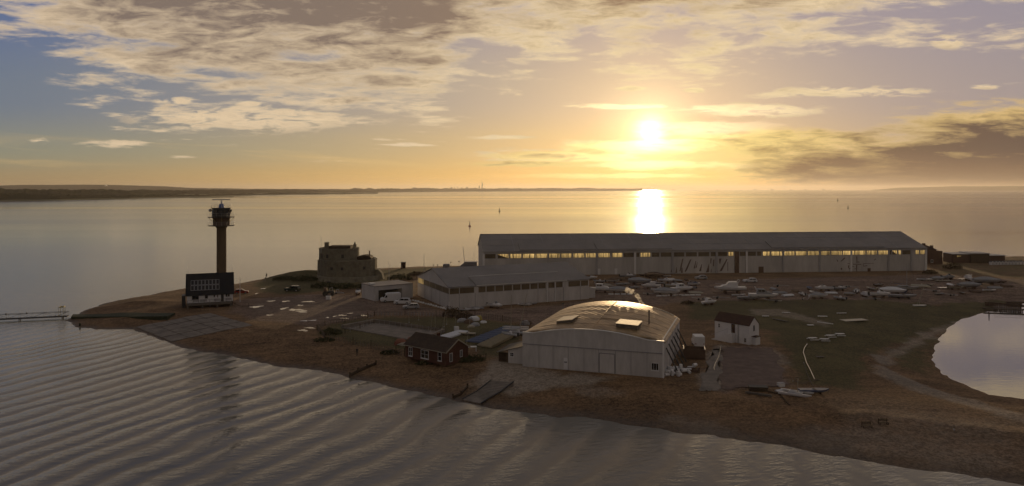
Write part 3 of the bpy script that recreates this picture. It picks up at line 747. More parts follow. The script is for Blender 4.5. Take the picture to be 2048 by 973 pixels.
# raised rooflights
for (x0, x1, y0, y1, dz0, dz1) in ((5.1, 8.0, 4.6, 9.8, .30, 1.15), (16.4, 20.2, 3.4, 8.0, .95, 1.10)):
    zb = [vz(x0, y0), vz(x1, y0), vz(x1, y1), vz(x0, y1)]
    if dz1 > 1.12: zh_ = max(zb)+.10; zt_ = [zh_-.45, zh_+.05, zh_, zh_-.50]; zt_ = [max(z, q+.08) for z, q in zip(zt_, zb)]
    else: zh_ = max(zb)+.16; zt_ = [zh_+.04, zh_-.12, zh_-.14, zh_]
    c_ = [(x0,y0),(x1,y0),(x1,y1),(x0,y1)]
    m_ = MB().add([(x, y, z-.2) for (x, y), z in zip(c_, zb)]+[(x, y, z) for (x, y), z in zip(c_, zt_)],
          [(0,3,2,1),(0,1,5,4),(1,2,6,5),(2,3,7,6),(3,0,4,7),(4,5,6,7)])
    rl = m_.build('rooflight', M['timber2'], vr)
    MB().prism([(x+(.12 if i in (1,2) else -.12), y+(.12 if i > 1 else -.12), z+.004) for i, ((x, y), z) in enumerate(zip(c_, zt_))], (0,0,.07)).build('pane', M['rooflight'], rl)
# chimney flue
fx, fy = L*.845, 9.5
MB().tube((fx, fy, vz(fx, fy)-.2), (fx, fy, vz(fx, fy)+2.3), .11, .11, 10).lathe([(.11,0),(.22,.05),(.22,.12),(.03,.3)], 10, (fx, fy, vz(fx, fy)+2.3)).build('flue', M['dark'], bar)
fluetop = Matrix.Translation(fr.A) @ Matrix.Rotation(fr.ang, 4, 'Z') @ Vector((fx, fy, vz(fx, fy)+2.7))
# front details
MB().box(.05, L-.05, -.10, -.004, 4.05, 4.17).build('door_rail', M['seam'], bar)
for px_ in (1078, 1106, 1136.5, 1168, 1197, 1231, 1262, 1294): x_ = fr.along(px_); MB().box(x_-.03, x_+.03, -.035, -.003, .1, 4.0).build('seam', M['seam'], bar)
xa, xb = fr.along(1199.5), fr.along(1228.5)
rd = MB().box(xa, xb, -.06, -.038, .05, 3.35).build('roller_door', M['wall2'], bar)
MB().box(xa-.12, xa-.003, -.10, -.04, .05, 3.45).box(xb+.003, xb+.12, -.10, -.04, .05, 3.45).box(xa, xb, -.10, -.04, 3.36, 3.5).build('door_frame', M['seam'], rd)
xa, xb = fr.along(1127.5), fr.along(1135.5)
dr = MB().box(xa, xb, -.08, -.003, .08, 2.15).build('door', M['white'], bar)
MB().box(xa+.1, xb-.1, -.10, -.082, 1.25, 1.5).build('letterbox', M['seam'], dr)
xa, xb = fr.along(1302.8), fr.along(1317.5)
window(bar, xa, xb, 1.15, 2.45, -.003, 3, 1)
MB().box(L-.25, L+.02, -.12, -.004, 0, zw-.2).build('corner_post', M['trim'], bar)
# lean-to on the left
m_ = MB().prism([(-3.3, 1.6, 0), (-.01, 1.6, 0), (-.01, 1.6, 3.3), (-3.3, 1.6, 2.35)], (0, 7, 0)); lt = m_.build('lean_to', M['wall2'], bar)
MB().prism([(-5.6, 1.3, 1.75), (-.02, 1.3, 3.35), (-.02, 1.3, 3.45), (-5.6, 1.3, 1.85)], (0, 7.8, 0)).build('lean_to_roof', M['timber2'], lt)
window(lt, -2.95, -2.2, 1.2, 2.0, 1.6, 2, 2)
MB().box(-5.4, -3.45, 2.2, 2.3, 0, 1.7).build('fence_panel', M['timber'], lt)
# raking props on the right wall
for y_ in (2.6, 6.2, 9.8, 13.4, 17.0, 20.6):
    MB().tube((L+.02, y_, 4.6), (L+2.4, y_-.4, 0), .13, .13, 5).build('raking_prop', M['dark'], bar)
for y_ in (4, 8, 12, 16, 20): MB().box(L+.003, L+.05, y_-.05, y_+.05, .1, zw-.4).build('seam', M['seam'], bar)
bfr2 = fr
# smoke from the flue
sm = bpy.data.materials.new('smoke_vapour'); sm.use_nodes = True; n_ = sm.node_tree; n_.nodes.remove(n_.nodes['Principled BSDF'])
pv_ = n_.nodes.new('ShaderNodeVolumePrincipled'); pv_.inputs['Color'].default_value = (.95,.93,.9,1); pv_.inputs['Anisotropy'].default_value = .55
g_ = n_.nodes.new('ShaderNodeNewGeometry'); nn = noise(n_, E(n_, g_.outputs['Position']), 2.2, 4, .6)
n_.links.new((nn.ss(.40, .62)*1.1).s, pv_.inputs['Density']); n_.links.new(pv_.outputs[0], n_.nodes['Material Output'].inputs['Volume'])
smb = MB(); rng = random.Random(3)
for i in range(11):
    t_ = i/10; c_ = fluetop+Vector((-t_*3.4-.4*math.sin(t_*7), 1.2*t_, .15+t_*3.1+.25*math.sin(t_*9))); r_ = .16+.42*t_
    if i == 8: r_ *= .4
    prof = [(r_*math.sin(math.pi*k/6)*(1+.2*rng.random()), -r_*math.cos(math.pi*k/6)) for k in range(7)]; prof[0] = (.01, prof[0][1]); prof[-1] = (.01, prof[-1][1])
    smb.lathe(prof, 10, c_)
tag(smb.build('smoke', sm), 'thin golden wisp of smoke drifting off the flue of the curved roof', 'smoke', kind='stuff')

# ---- white two-storey cottage
A = wpt(1429.5, 677.5); B = wpt(1498.5, 690.5)
fr = Fr(A, B); L = fr.L; Dp = 3.5; ze = 3.95; zr = 5.5
ct = empty('cottage', fr.A, fr.ang, 'small white two-storey cottage with outside steps and a red-brown roof', 'cottage')
gable_walls(L, Dp, ze, zr).build('wall', M['white'], ct)
gable_roof(L, Dp, ze, zr+.04, .12, .10).build('roof', M['red_roof'], ct)
xa = fr.along(1463); dr = MB().box(xa, xa+.85, -.07, -.003, 1.9, 3.75).build('door', M['red_roof'], ct)
MB().prism([(xa-4.3, -1.15, 0), (xa+.9, -1.15, 0), (xa+.9, -1.15, 1.85), (xa-.3, -1.15, 1.85)], (0, 1.14, 0)).build('steps', M['white'], ct)
MB().path([(xa-4.2, -1.1, 1.0), (xa-.3, -1.1, 2.8), (xa+.9, -1.1, 2.8)], .03).path([(xa-.3,-1.1,1.9),(xa-.3,-1.1,2.8)], .03).path([(xa+.88,-1.1,1.9),(xa+.88,-1.1,2.8)], .03).build('handrail', M['trim_grey'], ct)
for (a_, b_, y0, y1) in ((1436.5,1440.5,647,655), (1488,1493,676,685)):
    window(ct, fr.along(a_), fr.along(b_), fr.z(a_, y1), fr.z(a_, y0), 0, 2, 2, t=.05, sill=False)
swindow(ct, 1.3, 2.0, 2.6, 3.9, L, t=.05)
MB().box(L+.003, L+1.0, .9, 2.4, 0, 1.6).build('porch', M['white'], ct)
MB().box(L-.05, L+1.15, .75, 2.5, 1.603, 1.72).build('porch_roof', M['red_roof'], ct)
x_ = fr.along(1476.5); MB().tube((x_, -.07, 0), (x_, -.07, ze-.1), .05).build('drainpipe', M['dark'], ct)

# ---- brick bungalow by the beach
A = wpt(810.5, 713.5); B = wpt(892, 730.5)
A.z = B.z = 0; base = 1.85
fr = Fr(A, B, base); L = fr.L; Dp = 6.0; ze = 2.55; zr = 4.25
bg_ = empty('bungalow', fr.A, fr.ang, 'red brick bungalow with white window frames and a tiled roof above the beach', 'bungalow')
gable_walls(L, Dp, ze, zr).build('wall', M['brick'], bg_)
rf_ = gable_roof(L, Dp, ze, zr+.04, .28, .12).build('roof', M['brown_roof'], bg_)
s_ = (zr-ze)/(Dp/2)
MB().prism([(L+.285,-.3,ze-s_*.3-.12),(L+.285,-.3,ze-s_*.3+.15),(L+.285,Dp/2,zr+.2),(L+.285,Dp+.3,ze-s_*.3+.15),(L+.285,Dp+.3,ze-s_*.3-.12),(L+.285,Dp/2,zr-.08)], (.05,0,0)).build('bargeboard', M['gelcream'], rf_)
MB().box(-.28, L+.28, -.40, -.30, ze-s_*.3-.02, ze-s_*.3+.08).build('gutter', M['gelcream'], rf_)
MB().box(L*.45, L*.45+.5, Dp/2+.6, Dp/2+1.1, zr-.8, zr+.5).build('chimney', M['brick'], rf_)
for (a_, b_, y0, y1, c_) in ((817.5,825,694,711.5,2), (842,857.5,699,716,2), (876,883.5,704,721.5,1)):
    window(bg_, fr.along(a_), fr.along(b_), fr.z(a_, y1), min(fr.z(a_, y0), ze-.1), 0, c_, 2, t=.09)
swindow(bg_, .9, 1.7, .5, 2.1, L); swindow(bg_, 3.7, 4.4, .9, 2.2, L)

# ---- black-roofed coastguard house on its deck
A = wpt(373.7, 607.5, 3.4); B = wpt(465.8, 601.5, 3.4)
A = wpt(373.7, 606.5, 3.4)
base = 3.3; fr = Fr(A, B, base); L = fr.L; Dp = 8.0; ze = 2.35; zr = 7.3
ch = empty('lifeboat_house', fr.A, fr.ang, 'white boarded house with a steep black roof and solar panels, standing on a deck', 'house')
gable_walls(L, Dp, ze, zr).build('wall', M['white'], ch)
rf_ = gable_roof(L, Dp, ze, zr+.04, .35, .16).build('roof', M['black_roof'], ch)
s_ = (zr-ze)/(Dp/2)
x0, x1 = fr.along(381), fr.along(439); yA, yB = .55, 2.6; nx = 8
MB_f = MB(); nrm = Vector((0, -s_, 1)).normalized()
def rp(x, y, o): p = Vector((x, y, ze+s_*y+.04+.16)); return p+nrm*o
for j in range(2):
    ya, yb = (yA, (yA+yB)/2-.04) if j == 0 else ((yA+yB)/2+.04, yB)
    for i in range(nx):
        xa = x0+(x1-x0)*i/nx; xb = x0+(x1-x0)*(i+1)/nx
        sp = MB().prism([rp(xa+.03, ya, .05), rp(xb-.03, ya, .05), rp(xb-.03, yb, .05), rp(xa+.03, yb, .05)], nrm*.05).build('solar_frame', M['trim_grey'], rf_)
        MB().prism([rp(xa+.11, ya+.06, .103), rp(xb-.11, ya+.06, .103), rp(xb-.11, yb-.06, .103), rp(xa+.11, yb-.06, .103)], nrm*.01).build('solar_panel', M['panel'], rf_)
for (a_, b_, z0, z1, c_) in ((384,397.5,1.0,2.0,2), (410,415.7,1.15,2.05,1), (427,431,1.2,2.0,1), (433.5,437,1.1,2.05,1), (450.5,460,1.15,2.0,2)):
    window(ch, fr.along(a_), fr.along(b_), z0, z1, 0, c_, 1, fr='dark' if a_ < 420 else 'white', t=.09)
MB().box(fr.along(442), fr.along(447.5), -.08, -.003, .05, 2.15).build('door', M['dark'], ch)
for (a_, b_) in ((386,398), (400,414), (428,440), (451,462)): MB().box(fr.along(a_), fr.along(b_), -.06, -.003, .25, .85).build('wall_panel', M['trim_grey'], ch)
dk = MB().box(.1, L-.3, -2.0, -.1, -.25, -.05).box(.1, L-.3, -2.06, -2.002, -.45, -.02).build('deck', M['timber2'], ch)
MB().path([(.15,-1.95,.95),(L-.35,-1.95,.95)], .035).path([(.15,-1.95,.5),(L-.35,-1.95,.5)], .02).build('handrail', M['timber2'], dk)
for i in range(9): x_ = .2+(L-.6)*i/8; MB().box(x_-.04, x_+.04, -1.98, -1.9, -.05, .93).build('baluster', M['timber2'], dk)
gb = gh(fr.A.x, fr.A.y)
for i, x_ in enumerate((.3, L*.34, L*.66, L-.6)):
    MB().box(x_-.18, x_+.18, -1.9, -1.6, gb-base-.8, -.46).build('post', M['timber2'], dk)
for x_ in (.2, L*.5, L-.2):
    for y_ in (.2, Dp-.3): MB().box(x_-.18, x_+.18, y_, y_+.35, gb-base-1.0, -.003).build('post', M['timber2'], ch)
MB().box(.1, L-.1, .3, Dp-.3, gb-base-1.0, -.01).build('plinth', M['timber'], ch)
MB().box(-1.3, -.45, 1.2, 4.8, gb-base-.8, 1.9).build('side_porch', M['dark'], ch)
for x_ in (0.0, L): MB().tube((x_, Dp/2, zr), (x_, Dp/2, zr+2.3), .03, .015).build('aerial', M['steel'], ch)
MB().path([(L-.25,-1.9,-.1),(L+1.9,-2.6,-1.2),(L+4.2,-2.8,-1.4)], .05).box(L+.4,L+.5,-2.2,-2.1,gb-base-.6,0).box(L+3.9,L+4.0,-2.9,-2.8,gb-base-.6,-.4).build('ramp_rail', M['timber'], ch)

# ---- radar tower behind it
Yt = 222.0; Xt = (443-CX)/F*Yt; gt = gh(Xt, Yt)
tw = empty('radar_tower', (Xt, Yt, gt), 0.0, 'tall round concrete lookout tower with railed decks and a rotating radar bar on top', 'tower')
def tz(py): return zat(Yt, py)-gt
pxm = Yt/F
MB().lathe([(9.4*pxm, -1.0), (9.2*pxm, tz(457)), (11*pxm, tz(454)), (13*pxm, tz(452.5)), (13.2*pxm, tz(451.9))], 28).build('column', M['concrete'], tw)
lb = MB().lathe([(16.0*pxm, tz(451.3)), (16.4*pxm, tz(434.9))], 12, smooth=False).build('lower_cabin', M['rust'], tw)
ub = MB().lathe([(17.6*pxm, tz(433.4)), (17.8*pxm, tz(417.3)), (17.0*pxm, tz(416.2))], 12, smooth=False).build('upper_cabin', M['dark'], tw)
for k in range(12):
    a0 = 2*math.pi*(k+.12)/12; a1 = 2*math.pi*(k+.88)/12; r_ = 17.9*pxm
    q = [(r_*math.cos(a0), r_*math.sin(a0), tz(428)), (r_*math.cos(a1), r_*math.sin(a1), tz(428)), (r_*math.cos(a1), r_*math.sin(a1), tz(420)), (r_*math.cos(a0), r_*math.sin(a0), tz(420))]
    am = (a0+a1)/2; MB().prism(q, (.02*math.cos(am), .02*math.sin(am), 0)).build('window', M['glass'], ub)
def deck_ring(zb, r, name):
    d_ = MB().lathe([(r, zb-.16), (r, zb)], 16, smooth=False).build(name, M['dark'], tw)
    rl = MB(); n_ = 16
    for zz in (.55, 1.1): rl.path([(r*.98*math.cos(2*math.pi*i/n_), r*.98*math.sin(2*math.pi*i/n_), zb+zz) for i in range(n_+1)], .028, 4)
    for i in range(n_): a_ = 2*math.pi*i/n_; rl.tube((r*.98*math.cos(a_), r*.98*math.sin(a_), zb), (r*.98*math.cos(a_), r*.98*math.sin(a_), zb+1.1), .028, n=4)
    rl.build('railing', M['steel'], d_)
    return d_
deck_ring(tz(451.2), 25.5*pxm, 'deck'); deck_ring(tz(434.2), 25.5*pxm, 'deck'); deck_ring(tz(416.1), 19.5*pxm, 'deck')
br_ = MB()
for k in range(8): a_ = 2*math.pi*(k+.5)/8; c_, s_ = math.cos(a_), math.sin(a_); br_.tube((25*pxm*c_, 25*pxm*s_, tz(434.5)), (16.6*pxm*c_, 16.6*pxm*s_, tz(443)), .07, n=4)
br_.build('bracket', M['yellow'], tw)
MB().lathe([(5.6*pxm, tz(416)), (5.2*pxm, tz(412)), (4.2*pxm, tz(409)), (3.6*pxm, tz(408.2))], 12, smooth=False).build('radar_housing', M['blue'], tw)
MB().lathe([(1.5*pxm, tz(408.2)), (1.2*pxm, tz(401))], 10).box(.8*pxm, 2.6*pxm, -.2, .2, tz(407.5), tz(404)).build('radar_pedestal', M['white'], tw)
MB().box(-18*pxm, 18*pxm, -.18, .18, tz(400.6), tz(398.9)).build('radar_bar', M['trim_grey'], tw)
MB().lathe([(.02,-.5),(.45,-.3),(.45,.3),(.02,.5)], 10, (-21*pxm, -.6, tz(421))).build('dish', M['steel'], tw)
MB().lathe([(.02,-.4),(.3,-.25),(.3,.25),(.02,.4)], 10, (20.5*pxm, -.6, tz(421.5))).build('siren', M['dark'], tw)
MB().tube((-19.3*pxm, 0, tz(416)), (-19.3*pxm, 0, tz(408)), .10, .06).build('aerial', M['dark'], tw)

# ---- the castle
Yc = 262.0; c0 = wpt(700, 0+HY+F*32/Yc); gcs = gh((700-CX)/F*Yc, Yc)
cs = empty('castle', ((700-CX)/F*Yc, Yc, 1.6), 0.0, 'squat round stone coastal castle keep with a lower curtain wall and chimneys', 'castle')
cb_ = 1.6; sc_ = Yc/F
def cx_(px_, Y=Yc): return (px_-CX)/F*Y-cs.location.x
def cz_(py_, Y=Yc): return zat(Y, py_)-cb_
def drum(cxx, cyy, r, z0, z1, n, mat_, name, parent, batter=.0, rot=0.0, top=True, par=True):
    m_ = MB(); vs0 = []
    for (rr_, z_) in ((r+batter, z0), (r, z1)):
        for i in range(n): t_ = 2*math.pi*(i+rot)/n; vs0.append((cxx+rr_*math.cos(t_), cyy+rr_*math.sin(t_), z_))
    m_.add(vs0, [(i, (i+1) % n, n+(i+1) % n, n+i) for i in range(n)]+[tuple(range(n, 2*n))])
    o_ = m_.build(name, mat_, parent)
    if par:
        q = MB()
        for i in range(n):
            t0 = 2*math.pi*(i+rot)/n; t1 = 2*math.pi*(i+1+rot)/n; ro, ri = r+.06, r-.7
            q.prism([(cxx+ro*math.cos(t0), cyy+ro*math.sin(t0), z1+.003), (cxx+ro*math.cos(t1), cyy+ro*math.sin(t1), z1+.003), (cxx+ri*math.cos(t1), cyy+ri*math.sin(t1), z1+.003), (cxx+ri*math.cos(t0), cyy+ri*math.sin(t0), z1+.003)], (0, 0, .75))
        q.build('parapet', mat_, o_)
    return o_
kx = cx_(674.5); kr = 39.5*sc_
keep_ = drum(kx, 3.0, kr, -1, cz_(497)-.75, 16, M['stone'], 'keep', cs, .25, .5)
curtain = drum(cx_(697), 0, 56*sc_, -1, cz_(519)-.5, 16, M['stone'], 'curtain_wall', cs, .2, .5, par=True)
skirt = drum(cx_(700), -.6, 62*sc_, -2, cz_(549), 16, M['stone2'], 'lower_wall', cs, 1.2, .5, par=False)
# left side of the keep rises straight from the moat
drum(kx, 1.2, kr+.05, -1, cz_(520), 16, M['stone'], 'bastion', cs, .2, .5, par=False)
ox, oy = kx, 3.0; zt_ = cz_(497)
MB().box(cx_(646), cx_(654), 2, 3.2, zt_-.6, cz_(486)).build('chimney', M['stone'], keep_)
chm = MB().box(cx_(704), cx_(709.5), 2, 3, zt_-1, cz_(490)).box(cx_(705.5), cx_(708), 2.2, 2.8, cz_(490)+.003, cz_(486)).build('chimney', M['stone'], keep_)
MB().box(cx_(657), cx_(700), .5, 6, zt_-.7, cz_(492.8)).build('roof', M['brown_roof'], keep_)
MB().prism([(cx_(711), 1.0, cz_(521)), (cx_(744), 1.0, cz_(521)), (cx_(738), 1.0, cz_(513)), (cx_(728), 1.0, cz_(511.5)), (cx_(718), 1.0, cz_(513)), (cx_(712), 1.0, cz_(515))], (0, 5, 0)).build('roof', M['brown_roof'], curtain)
MB().tube((cx_(736.3), 2.5, cz_(517)), (cx_(736.3), 2.5, cz_(503)), .22, .22, 8).build('chimney', M['darkbrick'], curtain)
MB().tube((cx_(651.5), -6.5, cz_(503)), (cx_(651.5), -6.5, cz_(470)), .07, .04).build('flagpole', M['white'], keep_)
def face_win(parent, r, cxx, cyy, deg, z0, wd, ht):
    a_ = R(deg); c_, s_ = math.cos(a_), math.sin(a_); t_ = Vector((-s_, c_, 0)); n_ = Vector((c_, s_, 0)); p_ = Vector((cxx, cyy, z0))+n_*(r-.22)
    q = [p_-t_*wd/2, p_+t_*wd/2, p_+t_*wd/2+Vector((0,0,ht)), p_-t_*wd/2+Vector((0,0,ht))]
    MB().prism(q, n_*.30).build('window', M['dark'], parent)
for dg in (225, 247.5, 292.5): face_win(keep_, kr, kx, 3.0, dg, cz_(515), .9, 1.3)
for dg in (247.5, 270, 315): face_win(curtain, 56*sc_, cx_(697), 0, dg, cz_(535), .8, 1.0)
face_win(skirt, 62*sc_+.9, cx_(700), -.6, 247.5, cz_(562), 1.5, 1.2)
MB().prism([(cx_(754), -3, -1), (cx_(771), -3, -1), (cx_(766), -3, cz_(545)), (cx_(759), -3, cz_(538)), (cx_(754), -3, cz_(538))], (0, 3.5, 0)).build('buttress', M['stone2'], cs)

# ---- brick house behind the right end of the long hangar
Yh = 312.0; gx = lambda p: (p-CX)/F*Yh
hb = empty('brick_house', (gx(1842), Yh, 1.9), 0.02, 'dark brick house with two chimneys half hidden by the long hangar end', 'house')
hx = lambda p: gx(p)-gx(1842); hz_ = lambda y: zat(Yh, y)-1.9
w_ = MB().box(0, hx(1873), 0, 8, 0, hz_(500)); w_.build('wall', M['darkbrick'], hb)
rf_ = MB().prism([(-.3, -.3, hz_(500)+.003), (hx(1874), -.3, hz_(500)+.003), (hx(1860), 4, hz_(490.5)), (hx(1846), 4, hz_(489))], (0, 0, .1)); rf_ = MB()
a_, b_, c_, d_ = (-.3,-.3,hz_(500)), (hx(1875),-.3,hz_(500)), (hx(1875),8.3,hz_(500)), (-.3,8.3,hz_(500)); e_, f__ = (hx(1846),4,hz_(489.5)), (hx(1860),4,hz_(490.5))
rf_.add([a_,b_,c_,d_,e_,f__], [(0,1,5,4),(1,2,5),(2,3,4,5),(3,0,4),(3,2,1,0)]); rf_ = rf_.build('roof', M['red_roof'], hb)
MB().box(hx(1854), hx(1858), 2.5, 3.6, hz_(497), hz_(488)).build('chimney', M['darkbrick'], rf_)
MB().box(hx(1870), hx(1874), 2.5, 3.6, hz_(501), hz_(492.3)).build('chimney', M['darkbrick'], rf_)
MB().box(hx(1873)+.003, hx(1888.5), 1, 7, 0, hz_(503)).build('extension', M['darkbrick'], hb)
window(hb, 1.5, 2.6, 2.6, 3.8, 0, 2, 1); window(hb, 4.2, 5.2, .9, 2.1, 0, 2, 1)
# ---- low café building and beach huts on the right skyline
Yk = 318.0; gk = gh((1940-CX)/F*Yk, Yk); kx_ = lambda p: (p-1905)/F*Yk
kf = empty('pavilion', ((1905-CX)/F*Yk, Yk, gk), 0.0, 'long low flat-roofed pavilion with a raised middle on the right skyline', 'pavilion')
kz = lambda y: zat(Yk, y)-gk
MB().box(kx_(1905), kx_(1940), 0, 7, 0, kz(509)).build('wall', M['darkbrick'], kf); MB().box(kx_(1977), kx_(2010), 0, 7, 0, kz(512)).build('wall', M['darkbrick'], kf)
MB().box(kx_(1940)+.003, kx_(1977)-.003, -.6, 7.5, 0, kz(508)).build('middle_block', M['timber'], kf)
MB().box(kx_(1904), kx_(1940)-.1, -.5, 7.6, kz(509)+.003, kz(508)).build('roof', M['trim_grey'], kf)
MB().box(kx_(1977)+.1, kx_(2012), -.5, 7.6, kz(512)+.003, kz(511)).build('roof', M['trim_grey'], kf)
MB().box(kx_(1939.4), kx_(1977.6), -.9, 7.8, kz(508)+.003, kz(506.4)).build('roof', M['trim_grey'], kf)
MB().box(kx_(1914), kx_(1922), -.04, -.003, kz(514), kz(511.5)).build('window', M['glass_glow'], kf)
def hut_():
    r_ = empty('beach_hut', (0,0,0))
    MB().prism([(0,0,0),(2.0,0,0),(2.0,0,2.2),(1.0,0,2.8),(0,0,2.2)], (0,2.6,0)).build('wall', M['white'], r_)
    MB().prism([(-.12,-.15,2.18),(1.0,-.15,2.87),(2.12,-.15,2.18),(2.12,-.15,2.28),(1.0,-.15,2.98),(-.12,-.15,2.28)], (0,2.9,0)).build('roof', M['dark'], r_)
    MB().box(.6, 1.4, -.04, -.003, .05, 1.9).build('door', M['trim_grey'], r_)
    return reg(r_)
h0 = hut_()
for i in range(10):
    o = h0 if i == 0 else copy_tree(h0)
    p_ = wpt(1983+6.6*i, 530.5-0.1*i); o.location = (p_.x, p_.y, gh(p_.x, p_.y)-.05); sca = .62; o.scale = (sca*.92, sca, sca*.95)
    tag(o, 'small pale beach hut in the row at the right edge below the skyline', 'beach hut', 'row of beach huts')

# ================================================================ BOATS, VEHICLES AND SMALL THINGS
def hull_mb(Ln, W, D, st=.8, bow=1.0, flare=.85, n=12, sheer=.12, keel=.0):
    """hull with stern at x=-Ln/2, bow at +Ln/2, deck line at z=D"""
    m_ = MB(); rows = []
    for i in range(n+1):
        t = i/n; w_ = W/2*(st+(1-st)*min(1, t*2.2))*(1-max(0, (t-.45)/.55)**2.3)**.8 if t < 1 else .0
        w_ = max(w_, .02); zk = D*(.02+.75*max(0, (t-.72)/.28)**2); zs = D+sheer*D*(t-.35)**2*2.4
        x = -Ln/2+Ln*t
        rows.append([(x, -w_, zs), (x, -w_*flare, zk+(zs-zk)*.45), (x, 0, zk-keel), (x, w_*flare, zk+(zs-zk)*.45), (x, w_, zs)])
    vs = [p for r in rows for p in r]; fs = []
    for i in range(n):
        for j in range(4): a = i*5+j; fs.append((a, a+5, a+6, a+1))
        fs.append((i*5, i*5+4, i*5+9, i*5+5))
    fs += [(0, 1, 2, 3, 4), tuple(n*5+k for k in (4, 3, 2, 1, 0))]
    return m_.add(vs, fs)
def cradle(root, Ln, W, z):
    m_ = MB().box(-Ln*.3, -Ln*.22, -W*.35, W*.35, 0, z+.12).box(Ln*.12, Ln*.2, -W*.3, W*.3, 0, z+.2).box(-Ln*.3, Ln*.55, -.05, .05, .12, .24)
    m_.build('cradle', M['rust'], root)
def motor_boat():
    r = empty('motor_boat', (0,0,0)); z = .55; Ln, W, D = 6.2, 2.2, 1.0
    h = hull_mb(Ln, W, D).build('hull', M['gel'], r); h.location.z = z
    c = MB().prism([(-.6,-.78,D),(1.9,-.62,D+.05),(1.5,-.5,D+.42),(.5,-.6,D+.55),(-.5,-.7,D+.55)], (0,1.4,0)).build('cabin', M['gel'], r); c.location.z = z
    s_ = MB().prism([(.45,-.66,D+.56),(.95,-.55,D+.50),(.30,-.5,D+1.1),(.12,-.52,D+1.1)], (0,1.2,0)).build('windscreen', M['screen'], r); s_.location.z = z
    e_ = MB().box(-Ln/2-.45, -Ln/2-.02, -.22, .22, D*.3, D+.45).build('outboard_engine', M['dark'], r); e_.location.z = z
    k = MB().box(-2.9, -.7, -.75, .75, D+.03, D+.10).build('cockpit', M['gelgrey'], r); k.location.z = z
    cradle(r, Ln, W, z); return reg(r)
def cruiser():
    r = empty('cabin_cruiser', (0,0,0)); z = .6; Ln, W, D = 7.5, 2.7, 1.15
    h = hull_mb(Ln, W, D).build('hull', M['gel'], r); h.location.z = z
    c = MB().prism([(-1.8,-1.0,D),(2.3,-.75,D+.05),(1.7,-.7,D+.5),(.9,-.8,D+.6),(.3,-.85,D+1.35),(-1.6,-.95,D+1.4)], (0,1.85,0)).build('cabin', M['gel'], r); c.location.z = z
    w_ = MB().box(-1.4, -.75, -1.02, -1.005+.05, D+.72, D+1.15).build('window', M['glass'], c)
    w_ = MB().box(-.6, .15, -1.0, -.87, D+.72, D+1.15).build('window', M['glass'], c)
    w_ = MB().prism([(.36,-.7,D+1.28),(.80,-.7,D+.75),(.83,-.7,D+.77),(.39,-.7,D+1.30)], (0,1.5,0)).build('windscreen', M['screen'], c)
    a = MB().path([(-1.7,-1.0,D+1.0),(-2.1,-.9,D+1.9),(-2.1,.9,D+1.9),(-1.7,1.0,D+1.0)], .05).build('radar_arch', M['gel'], r); a.location.z = z
    rl = MB().path([(.8,-.95,D+.6),(2.6,-.7,D+.75),(3.6,0,D+.85),(2.6,.7,D+.75),(.8,.95,D+.6)], .025).build('bow_rail', M['steel'], r); rl.location.z = z
    cradle(r, Ln, W, z); return reg(r)
def covered():
    r = empty('covered_boat', (0,0,0)); z = .45; Ln, W, D = 5.6, 2.1, .9
    h = hull_mb(Ln, W, D).build('hull', M['gel'], r); h.location.z = z
    m_ = MB(); n = 8; pts = []
    for i in range(n+1):
        t = i/n; w_ = W/2*1.03*(.8+.2*min(1, t*2))*(1-max(0, (t-.45)/.55)**2.3)**.8+.01; x = -Ln/2+Ln*t; top = D+.12+.55*math.sin(math.pi*min(1, t*1.05+.05))
        pts += [(x, -w_, D-.12), (x, -w_*.98, D+.06), (x, 0, top), (x, w_*.98, D+.06), (x, w_, D-.12)]
    m_.add(pts, [(i*5+j, i*5+j+5, i*5+j+6, i*5+j+1) for i in range(n) for j in range(4)]+[(0,1,2,3,4), tuple(n*5+k for k in (4,3,2,1,0))])
    c = m_.build('cover', M['gelgrey'], r); c.location.z = z
    cradle(r, Ln, W, z); return reg(r)
def dinghy():
    r = empty('dinghy', (0,0,0)); Ln, W, D = 4.2, 1.55, .5
    hull_mb(Ln, W, D, sheer=.3).build('hull', M['gel'], r).location.z = .12
    MB().prism([(-1.8,-.5,D+.13),(.6,-.5,D+.13),(1.0,0,D+.14),(.6,.5,D+.13),(-1.8,.5,D+.13)], (0,0,.03)).build('cockpit', M['gelgrey'], r)
    MB().box(-.1, .15, -.68, .68, D+.17, D+.22).build('thwart', M['timber2'], r)
    MB().box(-.9,-.7,-.5,.5,0,.16).box(.7,.9,-.4,.4,0,.2).build('chocks', M['timber'], r); return reg(r)
def upturned():
    r = empty('upturned_dinghy', (0,0,0)); h = hull_mb(4.0, 1.5, .55).build('hull', M['gel'], r); h.rotation_euler = (R(180), 0, 0); h.location.z = .72
    MB().box(-1.2,-1.0,-.6,.6,0,.12).box(1.0,1.2,-.5,.5,0,.12).build('trestle', M['timber'], r); return reg(r)
